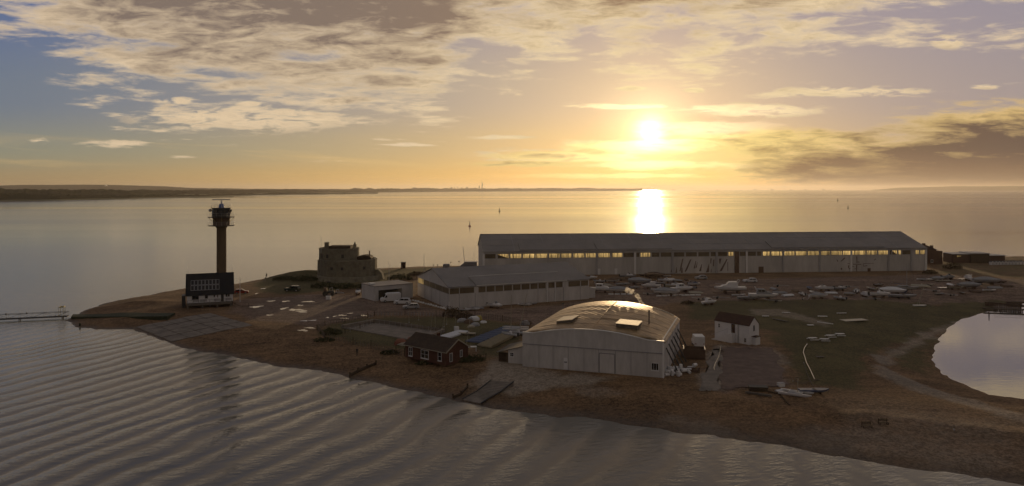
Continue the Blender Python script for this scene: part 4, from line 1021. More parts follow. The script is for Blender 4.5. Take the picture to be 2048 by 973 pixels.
def yacht():
    r = empty('sailing_yacht', (0,0,0)); z = .9; Ln, W, D = 8.4, 2.6, 1.05
    h = hull_mb(Ln, W, D, st=.65).build('hull', M['gel'], r); h.location.z = z
    k = MB().prism([(-.9,-.10,.05),(1.1,-.10,.05),(.7,-.10,-.85),(-.6,-.10,-.85)], (0,.2,0)).build('keel', M['gelblue'], r); k.location.z = z
    c = MB().prism([(-1.4,-.75,D),(2.0,-.5,D+.03),(1.4,-.45,D+.38),(-1.3,-.6,D+.5)], (0,1.2,0)).build('cabin', M['gel'], r); c.location.z = z
    w_ = MB().box(-1.0, .9, -.80, -.76, D+.12, D+.27).build('window', M['glass'], c)
    mst = MB().tube((.9,0,z+D), (.9,0,z+D+7.2), .07, .045, 6).build('mast', M['steel'], r)
    MB().tube((.9,0,z+D+.9), (-2.6,0,z+D+1.0), .06, .06, 6).build('boom', M['bluecover'], r)
    st = MB().path([(4.1,0,z+D+.1),(.9,0,z+D+7.1),(-4.1,0,z+D+.1)], .012, 3).build('stays', M['steel'], r)
    m_ = MB(); 
    for x_ in (-2.2, 1.8):
        for s in (-1, 1): m_.tube((x_, s*1.3, 0), (x_, s*.8, z+.6), .05)
    m_.box(-2.3,-2.1,-1.3,1.3,0,.1).box(1.7,1.9,-1.3,1.3,0,.1).build('cradle', M['rust'], r); return reg(r)
def rib():
    r = empty('inflatable_boat', (0,0,0)); z = .5
    pts = [(-2.4,-.85,z+.35),(1.2,-.85,z+.35),(2.2,-.5,z+.45),(2.6,0,z+.5),(2.2,.5,z+.45),(1.2,.85,z+.35),(-2.4,.85,z+.35)]
    MB().path(pts, .24, 8).build('tube', M['gelgrey'], r)
    hull_mb(4.6, 1.6, .5).build('hull', M['gel'], r).location.z = z-.2
    MB().box(-.5, .1, -.3, .3, z+.35, z+1.1).build('console', M['gel'], r)
    MB().box(-2.8, -2.4, -.2, .2, z, z+.95).build('outboard_engine', M['dark'], r)
    MB().path([(-2.0,-.7,z+.5),(-2.2,-.6,z+1.4),(-2.2,.6,z+1.4),(-2.0,.7,z+.5)], .04).build('frame', M['steel'], r)
    cradle(r, 5, 1.8, z-.2); return reg(r)
BT = dict(mb=(motor_boat, 'motor boat', 6.2), cr=(cruiser, 'motor boat', 7.5), cv=(covered, 'boat', 5.6), di=(dinghy, 'dinghy', 4.2), up=(upturned, 'dinghy', 4.0), ya=(yacht, 'yacht', 8.4), rb=(rib, 'inflatable boat', 5.2))
tpl = {}; nuse = {}
def boat(kind, px_, py_, Ln, deg, label, hull=None, cover=None, group='boats laid up in the boat yard', roll=0, dz=0):
    fn, cat, L0 = BT[kind]
    if kind not in tpl: tpl[kind] = fn(); o = tpl[kind]; first = True
    else: o = copy_tree(tpl[kind])
    p = gpt(px_, py_); s = Ln/L0
    o.location = (p.x, p.y, p.z+dz); o.rotation_euler = (R(roll), 0, R(deg)); o.scale = (s*.9, s*.86, s*.82)
    tag(o, label, cat, group)
    for ch in o.children:
        b_ = ch.name.split('.')[0]
        mm = hull if b_ == 'hull' else cover if b_ in ('cover', 'cabin', 'cockpit', 'tube') else None
        if mm: ch.material_slots[0].link = 'OBJECT'; ch.material_slots[0].material = M[mm]
    return o
# boats on the hard: (type, column, row of the point on the ground, length, heading, label, hull, top)
for a in [
 ('cr',1203,586,8.2,-12,'big white cruiser with a radar arch, beside the gabled hangar lean-to','gel',None),
 ('cv',1240,587,7.5,-12,'long white boat under a pale cover, bow toward the row of white blocks','gel','gelgrey'),
 ('rb',1199,566,4.8,160,'small boat with a canopy frame between the two hangars',None,None),
 ('mb',1183,560,5.0,20,'white motor boat half hidden behind the gabled hangar','gel',None),
 ('mb',1256,558,6.4,-10,'low white motor boat parked closest to the long hangar wall','gelgrey',None),
 ('cv',1280,570,8.6,-20,'long grey shrouded boat behind the central cluster','gelgrey','gelgrey'),
 ('cv',1310,557,8.0,0,'brown tarpaulin covered boat standing against the long hangar','brown','brown'),
 ('cr',1302,578,6.8,170,'white cabin boat with a tall screen in the central cluster','gel',None),
 ('di',1319,569,4.6,5,'small open dinghy tucked behind the central cluster of boats','gelgrey',None),
 ('mb',1318,586,5.6,-20,'mid-sized white motor boat left of the largest boat of the cluster','gel',None),
 ('cv',1334,592,8.6,-14,'largest shrouded white boat in front of the central cluster','gel','gelgrey'),
 ('mb',1331,566,5.6,-30,'white motor boat with a lifted screen at the back of the cluster','gel',None),
 ('mb',1347,578,6.2,10,'open white motor boat in the right half of the central cluster','gelcream',None),
 ('cr',1364,585,8.0,14,'white cruiser with raised wheelhouse at the right end of the cluster','gel',None),
 ('di',1292,562,4.6,0,'pale dinghy with a spar lying on it near the long hangar','gelcream',None),
 ('cr',1419,610,5.6,28,'small white yacht propped high on its cradle beside the field edge','gel',None),
 ('cr',1460,587,10.5,175,'largest white cabin cruiser standing alone on the hard','gel',None),
 ('di',1499,600,7.6,0,'long low grey open boat beside the cruiser with the canopy','gelgrey','gelgrey'),
 ('cr',1527,600,9.2,-8,'white cruiser with a pyramid canopy near the field edge','gel','gelgrey'),
 ('di',1478,593,4.6,8,'small white tender between two cruisers','gel',None),
 ('up',1577,593,4.8,20,'pale upturned dinghy lying tilted on the edge of the grass','gel',None),
 ('rb',1605,592,4.6,90,'small boat seen end on at the edge of the grass',None,None),
 ('cv',1637,598,6.2,2,'pale shrouded boat sitting flat on the grass edge','gel','gelgrey'),
 ('mb',1648,583,6.4,178,'white launch with a small wheelhouse, bow to the left','gel',None),
 ('mb',1681,582,5.2,8,'small white motor boat stern to stern with the launch','gelgrey',None),
 ('up',1663,588,4.4,0,'white upturned dinghy in front of the launch','gel',None),
 ('rb',1713,586,5.2,60,'dark inflatable boat with hoops left of the square wheelhouse boat',None,None),
 ('cr',1729,594,4.6,95,'little boat with a square wheelhouse seen bow on','gel',None),
 ('mb',1760,596,7.0,2,'long flat white boat with two bright windscreens','gel',None),
 ('rb',1680,600,4.6,120,'boat with a bent white hoop standing on rough grass',None,None),
 ('cv',1786,590,8.4,-12,'slim white racing yacht hull left of the big grey hull','gel','gel'),
 ('ya',1807,587,10.5,0,'big grey yacht hull with its mast standing, near the right hangar end','gelgrey','gelgrey'),
 ('di',1806,597,8.6,-6,'long pale keelboat hull in front of the yacht with a mast','gelgrey',None),
 ('di',1850,562,5.6,-14,'narrow white rowing boat near the right hangar corner','gel',None),
 ('cv',1876,562,5.6,6,'grey covered boat beyond the bright puddle of sheeting','gelgrey','gelgrey'),
 ('mb',1897,560,6.2,12,'motor boat with a folded hood below the pavilion','gelgrey','gelgrey'),
 ('up',1842,575,6.4,-24,'long cream upturned hull leaning toward the hangar corner','gelcream',None),
 ('cr',1936,562,6.2,80,'stubby white wheelhouse boat facing us on the right','gel',None),
 ('cv',1940,578,8.0,-4,'long blue grey covered hull right of the bright sheeting','gelgrey','gelgrey'),
 ('cv',1974,570,9.4,-10,'largest hooded boat at the right end of the yard','gelgrey','gelgrey'),
 ('up',1991,578,5.4,-4,'pale upturned dinghy furthest right in the yard','gelgrey',None),
 ('di',1979,583,4.4,-6,'small flat dinghy in front of the furthest right upturned one','gel',None),
 ('di',1878,590,4.0,200,'small tender tipped on its side on the grass at right','gelgrey',None),
 ('di',928,622,4.0,-14,'first small white boat by the gabled hangar front wall from its corner','gel',None),
 ('di',945,621,4.4,-12,'white open boat with curved rim beside the gabled hangar wall','gel',None),
 ('up',956,618,3.8,0,'small overturned tender at the gabled hangar wall','gelgrey',None),
 ('mb',990,617,5.2,-30,'white speedboat with its bow lifted against the gabled hangar','gel',None),
 ('di',1050,612,4.4,-20,'white dinghy left of the drainpipes on the gabled hangar','gel',None),
 ('di',1062,610,3.8,10,'grey dinghy right beside the drainpipes of the gabled hangar','gelgrey',None),
 ]: boat(*a)
rng = random.Random(5)
for x_, y_ in ((1212,572),(1225,566),(1238,562),(1246,571),(1270,579),(1290,553),(1330,554),(1342,560),(1356,566),(1372,561),(1379,580),(1392,588),(1388,572),(1480,574),(1547,580),(1560,588),(1590,584),(1618,580),(1628,588),(1700,592),(1742,580),(1758,574),(1770,580),(1829,578),(1856,572),(1900,571),(1912,580),(1924,588),(1952,585),(1962,560),(2002,566),(2015,574)):
    boat(('cv','di','up','mb')[rng.randrange(4)], x_, y_, 3.6+1.8*rng.random(), rng.choice((0,180,90,20,-20))+rng.uniform(-12,12), 'small dull boat among the clutter between the larger yard boats', rng.choice(('gelgrey','gel','brown','gelcream')), rng.choice(('gelgrey','brown','bluecover')), 'small clutter of boats in the yard')
def trailer_():
    r_ = empty('boat_trailer', (0,0,0)); MB().path([(-2,-.7,.45),(1.2,-.7,.45),(2.9,0,.45),(1.2,.7,.45),(-2,.7,.45),(-2,-.7,.45)], .05, 4).build('frame', M['steel'], r_)
    for s_ in (-1,1): MB().tube((-.7,s_*.8,.3),(-.7,s_*1.0,.3), .3, .3, 10).build('wheel', M['tyre'], r_)
    return reg(r_)
tr0 = trailer_()
for i, (x_, y_) in enumerate(((1385,566),(1398,600),(1440,598),(1548,604),(1560,574),(1612,600),(1700,576),(1745,600),(1865,584),(1900,592),(1225,580),(1300,590))):
    o_ = tr0 if i == 0 else copy_tree(tr0); o_.location = gpt(x_, y_); o_.rotation_euler.z = rng.random()*6.28; tag(o_, 'empty galvanised boat trailer parked among the yard boats', 'trailer', 'empty trailers in the yard')
boat('di', 1628, 787, 5.2, 0, 'pale blue dinghy lying on the beach behind the small catamaran', 'bluecover', 'bluecover', None)
# fenced compound
boat('di', 934, 671, 4.2, 172, 'cream dinghy at the right end of the stack of white boards', 'gelcream', 'gelcream', None)
for i in range(8):
    boat('up', 889+5.0*i, 676.5-1.6*i, 3.6, 152, 'slim white board boat in the tight row behind the bungalow', 'gel', None, 'white boards behind the bungalow')
for i in range(9):
    boat('up', 948+9.0*i, 685.5-3.5*i, 4.4, 160, 'blue covered dinghy in the tight row on the compound grass', 'bluecover', None, 'blue covered dinghies in a row')
for i in range(13):
    t = i/12; boat('up', 970+42*t, 694.5-20.5*t, 4.6, 142, 'cream covered dinghy in the tight row in front of the blue dinghies', 'cream', None, 'cream covered dinghies in a row')
boat('rb', 1020, 674, 4.8, 142, 'grey inflatable boat lying beside the row of cream dinghies', None, 'gelgrey', None)
boat('rb', 1036, 670, 4.2, 142, 'grey inflatable boat closest to the barrel roofed hangar', None, 'gelgrey', None)
def pile(px_, py_, spec, label, name='tarpaulin_heap', cat='heap'):
    p = gpt(px_, py_); rng = random.Random(int(px_*7+py_)); root = empty(name, p, rng.random(), label, cat)
    for (mt_, w_, h_, dx_, dy_) in spec:
        m_ = MB(); n = 9; vs = []
        for k, (rr, zz) in enumerate(((1, 0), (.92, .5), (.55, .9))):
            for i in range(n): t = 6.283*i/n; q = rr*(1+.28*rng.random()); vs.append((dx_+w_/2*q*math.cos(t), dy_+w_/3*q*math.sin(t), h_*zz*(1+.2*rng.random())))
        m_.add(vs, [(k*n+i, k*n+(i+1) % n, (k+1)*n+(i+1) % n, (k+1)*n+i) for k in range(2) for i in range(n)]+[tuple(range(2*n, 3*n))]); m_.build('sheet', M[mt_], root)
    return root
pile(924, 644, [('gelgrey', 2.6, .8, 0, 0)], 'pale grey covered heap left of the yellow tipped one')
pile(937, 647, [('brown', 2.2, .9, 0, 0), ('gelgrey', 1.6, 1.2, .4, .8)], 'brown and grey heap among the covered dinghies')
pile(948, 641, [('gel', 2.6, 1.0, 0, 0)], 'white covered heap beside the yellow one')
pile(957, 640, [('yellow', 1.8, 1.0, 0, 0)], 'yellow covered heap in the grass compound')
pile(967, 646, [('gel', 1.6, .5, 0, 0)], 'small white heap on the compound grass right of the yellow one')
pile(950, 652, [('gelgrey', 2.6, .7, 0, 0), ('gelcream', 1.8, .4, -1.6, -.5)], 'low grey heap in front of the yellow one')
pile(1050, 650, [('gelgrey', 2.2, 1.0, 0, 0), ('brown', 1.6, .8, 1.2, 0)], 'grey heap by the fence behind the catamaran')
pile(801, 689, [('orange', 2.6, 1.1, 0, 0), ('gelcream', 3.0, .5, .4, -.6)], 'orange covered kayaks heaped beside the bungalow')
pile(822, 681, [('orange', 1.8, .7, 0, 0)], 'small orange heap behind the bungalow roof')
# water tank
p = gpt(913, 663); r = empty('water_tank', p, .2, 'white plastic cube tank in a metal cage among the boards', 'tank')
bevel(MB().box(-.5,.5,-.45,.45,.15,1.05).build('tank', M['gel'], r), .08)
fm = MB()
for z_ in (.2,.5,.8,1.08): fm.path([(-.53,-.48,z_),(.53,-.48,z_),(.53,.48,z_),(-.53,.48,z_),(-.53,-.48,z_)], .015, 4)
for x_ in (-.53,-.2,.2,.53):
    for y_ in (-.48,.48): fm.tube((x_,y_,.1),(x_,y_,1.08), .015, n=4)
fm.build('cage', M['steel'], r); MB().box(-.55,.55,-.5,.5,0,.12).build('pallet', M['timber2'], r)
# catamarans
def catamaran(px_, py_, deg, sc_, label, masts=((0,0,7.0),), mt_='gel'):
    p = gpt(px_, py_); r = empty('catamaran', p, R(deg), label, 'catamaran'); r.scale = (sc_,)*3
    for s in (-1, 1):
        h = hull_mb(5.2, .42, .45, st=.5, n=10).build('hull', M[mt_], r); h.location = (0, s*1.0, .1)
    MB().box(-1.0, 1.0, -.95, .95, .58, .62).build('trampoline', M['gelgrey'], r)
    MB().tube((1.05,-1.1,.6),(1.05,1.1,.6), .05).tube((-1.05,-1.1,.6),(-1.05,1.1,.6), .05).build('crossbeam', M['steel'], r)
    for (x, l, hm) in masts:
        MB().tube((x, 0, .6), (x+l, .1, .6+hm), .065, .045, 6).build('mast', M['gelcream'], r)
    return r
catamaran(1031, 661, 178, 1.15, 'white catamaran with two raised masts behind the barrel roofed hangar', ((.9, -.1, 6.4), (-.9, -1.35, 6.6)))
catamaran(1592, 791, -32, .95, 'small white catamaran with a short mast lying on the beach', ((.2, .1, 2.2),))
def pole(px_, py_, py_top, label, lean=0.0, r_=.05, name='mast_pole', cat='pole', mt_='gelcream', head=None, group=None):
    p = gpt(px_, py_); hh_ = zat(p.y, py_top)-p.z; o = empty(name, p, 0, label, cat, group)
    MB().tube((0,0,-.1), (lean/F*p.y, 0, hh_), r_, r_*.6, 6).build('shaft', M[mt_], o)
    MB().lathe([(r_*2.2, 0), (r_*2.2, .18), (r_*.9, .25)], 8).build('foot', M['trim_grey'], o)
    if head == 'lamp': MB().box(lean/F*p.y-.28, lean/F*p.y+.28, -.25, .25, hh_, hh_+.3).build('lamp_head', M['dark'], o)
    if head == 'flag': MB().box(0, .7, -.01, .01, hh_-.9, hh_-.25).build('cloth', M['gelblue'], o)
    return o
for (x, y, yt, ln, lb) in ((861,664,629,4,'leaning dinghy mast at the pool end, first from the left'), (871,661,624,0,'upright dinghy mast beside the empty pool'), (881,670,623,11,'long mast leaning right behind the bungalow roof'),
     (888,655,628,2,'short mast rising from the bushes behind the pool'), (893,650,629,1,'thin mast behind the leaning one near the pool'), (910,655,630,2,'mast furthest right in the pool side group'), (818,646,622,0,'thin upright pole on the pool fence line'), (837,641,624,1,'shorter thin pole on the pool fence line'),
     (734,650,636,0,'thin post at the back left corner of the pool'), (932,693,640,8,'tall leaning mast right of the bungalow gable')):
    pole(x, y, yt, lb, ln, .055)
pole(480, 604, 556, 'white flagpole right of the black roofed house', 0, .09, 'flagpole', 'flagpole', 'white')
pole(778, 565, 524, 'thin white flagpole between castle and annex', 0, .07, 'flagpole', 'flagpole', 'white')
pole(848, 543, 508, 'bare mast standing on the far beach behind the gabled hangar', 0, .09, 'mast_pole', 'pole', 'trim_grey')
pole(930, 534, 494, 'dark mast leaning left beside the long hangar', -4, .13, 'mast_pole', 'pole', 'trim_grey')
pole(948, 534, 496, 'thin straight mast touching the left end of the long hangar', 0, .06, 'mast_pole', 'pole', 'trim_grey')
for x, y, yt, lb in ((902,534,526,'dark lamp post on the far beach, nearest the middle of the gap'), (918,533,524,'dark lamp post nearest the long hangar on the far beach'), (867,537,531,'short dark lamp post on the far beach left of the grey box'), (875,536.5,531,'tiny lamp post between two others on the far beach')):
    pole(x, y, yt, lb, 0, .06, 'lamp_post', 'lamp post', 'dark', 'lamp')
pole(1908, 861, 849, 'thin marker post alone on the right-hand beach', 0, .05, 'marker_post', 'post', 'timber')
pole(1978, 632, 622, 'dark mooring post at the edge of the lagoon', 0, .16, 'mooring_post', 'post', 'timber')
pole(898, 621, 604, 'white corner post in front of the gabled hangar corner', 0, .13, 'corner_post', 'post', 'white')
pole(1126, 617, 609, 'small lamp on a short pole behind the curved roof', 0, .06, 'lamp_post', 'lamp post', 'trim_grey', 'lamp')
p = gpt(1840, 614); r = empty('sailboard_dinghy', p, 0, 'white single-handed dinghy with a bare double mast standing on the grass', 'dinghy')
hull_mb(3.6, 1.2, .4).build('hull', M['gel'], r).location.z = .08
q = zat(p.y, 571)-p.z; MB().tube((-.4,0,.4), (1.2,0,q), .06, .04).build('mast', M['gelcream'], r); MB().tube((-.9,0,.4), (1.15,0,q-.2), .04, .03).build('forestay_pole', M['gelcream'], r)
MB().tube((1.2,0,q*.9), (-8.5,1,q*.93), .05, .05).build('spar', M['timber2'], r)

# vehicles
def car_like(name, label, cat, px_, py_, Ln, deg, body, prof, wd=1.8, glass=None, wheel_r=.32, group=None):
    """body profile prof: list of (x,z) clockwise from rear bottom, glass: list of profiles for the cabin sides"""
    p = gpt(px_, py_); r = empty(name, p, R(deg), label, cat, group)
    b_ = MB().prism([(x*Ln-Ln/2, -wd/2, z) for x, z in prof], (0, wd, 0)).build('body', M[body], r); bevel(b_, .07)
    for g_ in glass or []:
        for s in (-1, 1): MB().prism([(x*Ln-Ln/2, s*(wd/2+.004), z) for x, z in g_], (0, s*.015, 0)).build('side_window', M['glass'], b_)
    for x_ in (.19, .80):
        for s in (-1, 1):
            w_ = MB().tube((x_*Ln-Ln/2, s*(wd/2-.18), wheel_r), (x_*Ln-Ln/2, s*(wd/2+.03), wheel_r), wheel_r, wheel_r, 14).build('wheel', M['tyre'], r)
            MB().tube((x_*Ln-Ln/2, s*(wd/2+.032), wheel_r), (x_*Ln-Ln/2, s*(wd/2+.045), wheel_r), wheel_r*.55, wheel_r*.55, 10).build('rim', M['silver'], w_)
    for s in (-1, 1):
        MB().box(Ln/2-.03, Ln/2+.02, s*wd*.38-.15, s*wd*.38+.15, .62, .76).build('headlight', M['steel'], r)
        MB().box(-Ln/2-.02, -Ln/2+.03, s*wd*.4-.1, s*wd*.4+.1, .75, .95).build('tail_light', M['red'], r)
    return r, b_
hatch = [(0,.28),(0,.85),(.04,1.0),(.12,1.45),(.52,1.48),(.72,.98),(.97,.82),(1,.6),(1,.28)]
gl_h = [[(.10,1.0),(.15,1.38),(.34,1.40),(.34,1.0)],[(.36,1.0),(.36,1.40),(.50,1.40),(.66,1.0)]]
def wscr(b_, Ln, x0, z0, x1, z1, wd):
    MB().prism([(x0*Ln-Ln/2+.01,-wd*.42,z0+.01),(x1*Ln-Ln/2+.01,-wd*.38,z1),(x1*Ln-Ln/2+.03,-wd*.38,z1+.02),(x0*Ln-Ln/2+.03,-wd*.42,z0+.03)], (0, wd*.8, 0)).build('windscreen', M['glass'], b_)
r, b_ = car_like('parked_car', 'dark red hatchback parked right of the black roofed house', 'car', 483, 588, 4.1, 15, 'red', hatch, 1.75, gl_h); wscr(b_, 4.1, .72, .98, .53, 1.46, 1.75)
suv = [(0,.32),(0,1.0),(.05,1.2),(.10,1.75),(.55,1.78),(.72,1.15),(.97,1.02),(1,.7),(1,.32)]
gl_s = [[(.08,1.2),(.12,1.66),(.36,1.68),(.36,1.2)],[(.38,1.2),(.38,1.68),(.54,1.68),(.67,1.2)]]
r, b_ = car_like('parked_car', 'dark green estate car parked below the castle bank', 'car', 585, 583, 4.8, 176, 'green_dark', suv, 1.85, gl_s, .36); wscr(b_, 4.8, .72, 1.15, .56, 1.76, 1.85)
van = [(0,.35),(0,2.45),(.05,2.55),(.66,2.55),(.76,2.2),(.86,1.35),(.98,1.15),(1,.8),(1,.35)]
gl_v = [[(.70,1.4),(.70,1.95),(.745,2.05),(.83,1.4)]]
r, b_ = car_like('parked_van', 'white high-roofed van parked in front of the annex', 'van', 781, 604, 5.6, 200, 'white', van, 2.0, gl_v, .36); wscr(b_, 5.6, .86, 1.35, .77, 2.2, 2.0)
r, b_ = car_like('parked_car', 'white estate car parked beside the high-roofed van', 'car', 805, 609, 4.6, 176, 'white', suv, 1.85, gl_s, .36); wscr(b_, 4.6, .72, 1.15, .56, 1.76, 1.85)
for x_ in (-1, 1): MB().tube((-1.9, x_*.6, 1.85), (.3, x_*.6, 1.85), .03).build('roof_rail', M['dark'], r)
r, b_ = car_like('parked_car', 'silver low car in front of the two white vehicles by the annex', 'car', 822, 618, 4.4, 190, 'silver', hatch, 1.75, gl_h); wscr(b_, 4.4, .72, .98, .53, 1.46, 1.75)
r, b_ = car_like('parked_car', 'white car standing alone in front of the long hangar doors', 'car', 1500, 565, 4.6, 178, 'white', hatch, 1.8, gl_h); wscr(b_, 4.6, .72, .98, .53, 1.46, 1.8)
r, b_ = car_like('parked_car', 'pale car close to the wall painting on the long hangar', 'car', 1402, 559, 4.2, 178, 'silver', hatch, 1.75, gl_h)
r, b_ = car_like('box_van', 'white box van with a bright top behind the open skip', 'van', 1396, 692, 4.6, 85, 'white', [(0,.35),(0,2.3),(.68,2.3),(.72,1.9),(.84,1.3),(.98,1.15),(1,.35)], 2.0, gl_v, .36)
# tractor with a trailer by the castle
p = gpt(657, 592); r = empty('tractor', p, .1, 'dark tractor beside the boat trailer in front of the castle', 'tractor')
bevel(MB().box(-.4,1.7,-.4,.4,.7,1.45).build('bonnet', M['dark'], r), .08)
MB().prism([(-1.4,-.65,.8),(-.4,-.65,.8),(-.45,-.6,2.4),(-1.3,-.6,2.4)], (0,1.25,0)).build('cab', M['rust'], r)
for x_, rr_ in ((-.9,.75),(1.2,.48)):
    for s in (-1,1): MB().tube((x_, s*.6, rr_),(x_, s*.95, rr_), rr_, rr_, 14).build('wheel', M['tyre'], r)
p = gpt(672, 590); r = empty('boat_trailer', p, -.3, 'grey framed boat trailer beside the dark tractor', 'trailer')
MB().path([(-2,-.8,.7),(1.5,-.8,.7),(2.8,0,.6),(1.5,.8,.7),(-2,.8,.7),(-2,-.8,.7)], .07).path([(-1.6,-.8,.7),(-1.7,-.8,2.0),(-1.7,.8,2.0),(-1.6,.8,.7)], .06).path([(.6,-.8,.7),(.5,-.7,1.6),(.5,.7,1.6),(.6,.8,.7)], .06).build('frame', M['steel'], r)
for s in (-1,1): MB().tube((-.6, s*.9, .38),(-.6, s*1.1, .38), .38, .38, 12).build('wheel', M['tyre'], r)
p = gpt(657, 600); r = empty('white_cabinet', p, .1, 'white box cabinet standing on the yard before the tractor', 'cabinet')
bevel(MB().box(-.7,.7,-.35,.35,.05,1.0).build('body', M['white'], r), .04); MB().box(-.02,.02,-.37,-.352,.1,.95).build('door_gap', M['seam'], r)
MB().box(-.75,.75,-.4,.4,1.003,1.07).build('lid', M['trim'], r)
o = boat('mb', 716, 590, 5.4, -80, 'white motor boat with a sunlit windscreen standing in front of the castle', 'gel', None, None)
# open skip and barrels by the barrel-roofed hangar
p = gpt(1388, 716); r = empty('open_skip', p, R(-12), 'large rusty open-topped skip beside the barrel roofed hangar', 'skip')
W2, D2, H2 = 2.0, 1.5, 1.9
MB().box(-W2,W2,-D2,-D2+.1,.1,H2).box(-W2,W2,D2-.1,D2,.1,H2).box(-W2,-W2+.1,-D2+.102,D2-.102,.1,H2).box(W2-.1,W2,-D2+.102,D2-.102,.1,H2).box(-W2+.102,W2-.102,-D2+.102,D2-.102,.1,.9).build('body', M['rust'], r)
MB().box(-W2-.06,-W2+.12,-D2-.06,D2+.06,H2+.003,H2+.09).box(W2-.12,W2+.06,-D2-.06,D2+.06,H2+.003,H2+.09).build('rim', M['steel'], r)
for k in range(4): x_ = -W2+.5+k; MB().box(x_-.05, x_+.05, -D2-.08, -D2-.003, .1, H2-.05).build('rib', M['rust'], r)
def barrel_():
    r_ = empty('plastic_barrel', (0,0,0))
    MB().lathe([(.24,0),(.29,.06),(.29,.28),(.27,.31),(.29,.34),(.29,.60),(.27,.63),(.29,.66),(.28,.84),(.22,.9)], 12).build('drum', M['gel'], r_)
    MB().lathe([(.06,.9),(.06,.94)], 8, (.12,0,0)).build('cap', M['dark'], r_); return reg(r_)
b0 = barrel_(); rng = random.Random(12)
for i in range(26):
    o = b0 if i == 0 else copy_tree(b0)
    x_ = 1338+rng.random()*50; y_ = 757-rng.random()*12-(x_-1338)*.18; lay = rng.random() < .6; st_ = (i % 3 == 0)
    p = gpt(x_, y_); o.location = (p.x, p.y, p.z+(.29 if lay else 0)+(.52 if st_ else 0)); o.rotation_euler = (R(90) if lay else 0, 0, rng.random()*6.28)
    tag(o, 'white plastic barrel in the tumbled heap at the barrel roofed hangar corner', 'barrel', 'heap of white barrels')
p = gpt(1365, 742); r = empty('boat_rack', p, R(-15), 'rusty frame rack under the heap of white barrels', 'rack')
MB().box(-3,3,-.9,-.8,0,.5).box(-3,3,.8,.9,0,.5).build('rail', M['rust'], r)
for x_ in (-2.6,0,2.6): MB().box(x_-.06,x_+.06,-.8+.003,.8-.003,.35,.48).build('crossbar', M['rust'], r)
# painted blocks along the yard edge
def block_():
    r_ = empty('edge_block', (0,0,0)); bevel(MB().box(-.75,.75,-.22,.22,0,.38).build('block', M['trim'], r_), .05); return reg(r_)
k0 = block_(); n_ = 0
for x_, y_ in [(1318+11.2*i, 593.2-.25*i) for i in range(8)]+[(1222+12.5*i, 590) for i in range(4)]:
    o = k0 if n_ == 0 else copy_tree(k0); n_ += 1; o.location = gpt(x_, y_)
    tag(o, 'low white painted concrete block in the row edging the boat yard', 'block', 'white blocks edging the yard')
def boulder_():
    r_ = empty('boulder', (0,0,0)); b_ = MB().lathe([(.02,-.05),(.38,.05),(.42,.22),(.30,.42),(.02,.5)], 7, smooth=False).build('stone', M['trim'], r_); return reg(r_)
s0 = boulder_(); 
for i in range(14):
    o = s0 if i == 0 else copy_tree(s0); t = i/13; p = gpt(826+66*t, 602.5+17.0*t); o.location = p; o.rotation_euler.z = i*1.3; o.scale = (.8+.4*((i*7) % 5)/5,)*3
    tag(o, 'pale boulder in the line along the gabled end of the middle hangar', 'boulder', 'boulders along the hangar end')
# tarmac plot and concrete apron in front of the cottage
tm = mat('worn_reddish_tarmac', (.150,.098,.080), .8, var=.5, scale=.7, bump=('noise', 4, .03), spec=.4, col2=(.060,.038,.030))
def sheet_on_ground(pts, name, m_t, label, th=.03):
    P4 = [wpt(x, y, 2.0) for x, y in pts]; nu = nv = 24; vs = []
    for j in range(nv+1):
        for i in range(nu+1):
            u, v = i/nu, j/nv; q = (P4[0]*(1-u)+P4[1]*u)*(1-v)+(P4[3]*(1-u)+P4[2]*u)*v; ed = 1.0 if i in (0, nu) or j in (0, nv) else 0; q = q+Vector((math.sin(i*1.9+j*.7), math.cos(i*.8+j*1.7), 0))*.5*ed; vs.append((q.x, q.y, gh(q.x, q.y)+th))
    MB().add(vs, [(j*(nu+1)+i, j*(nu+1)+i+1, (j+1)*(nu+1)+i+1, (j+1)*(nu+1)+i) for j in range(nv) for i in range(nu)]).build(name, m_t, label=label, kind='structure')
sheet_on_ground([(1438,778),(1574,772),(1548,698),(1444,696)], 'tarmac', tm, 'worn reddish tarmac plot in front of the cottage', .10)
sheet_on_ground([(1398,779),(1437,779),(1443,700),(1426,700)], 'concrete_apron', M['slab'], 'concrete strip beside the barrel roofed hangar', .12)
# picnic tables
def picnic_():
    r_ = empty('picnic_table', (0,0,0))
    MB().box(-.9,.9,-.38,.38,.72,.77).build('table_top', M['trim'], r_)
    for s in (-1,1): MB().box(-.9,.9,s*.82-.14,s*.82+.14,.43,.48).build('bench', M['trim'], r_)
    for x_ in (-.6,.6): MB().prism([(x_-.04,-.85,0),(x_-.04,-.75,0),(x_-.04,-.2,.715),(x_-.04,-.3,.715)], (.08,0,0)).box(x_-.045,x_+.045,-.95,.95,.36,.42).prism([(x_-.04,.85,0),(x_-.04,.75,0),(x_-.04,.2,.715),(x_-.04,.3,.715)], (.08,0,0)).build('trestle', M['timber2'], r_)
    return reg(r_)
t0 = picnic_()
for i, (x_, y_, a_, lb) in enumerate(((1625,683,5,'picnic table furthest left, just above the bent pipe'), (1649,685,-5,'picnic table lowest in the photo of the four on the grass'), (1661,677.5,4,'picnic table second from the right on the grass'), (1680,674.5,-4,'picnic table furthest right of the four on the grass'))):
    o = t0 if i == 0 else copy_tree(t0); o.location = gpt(x_, y_); o.rotation_euler.z = R(a_); tag(o, lb, 'picnic table', 'picnic tables on the grass')
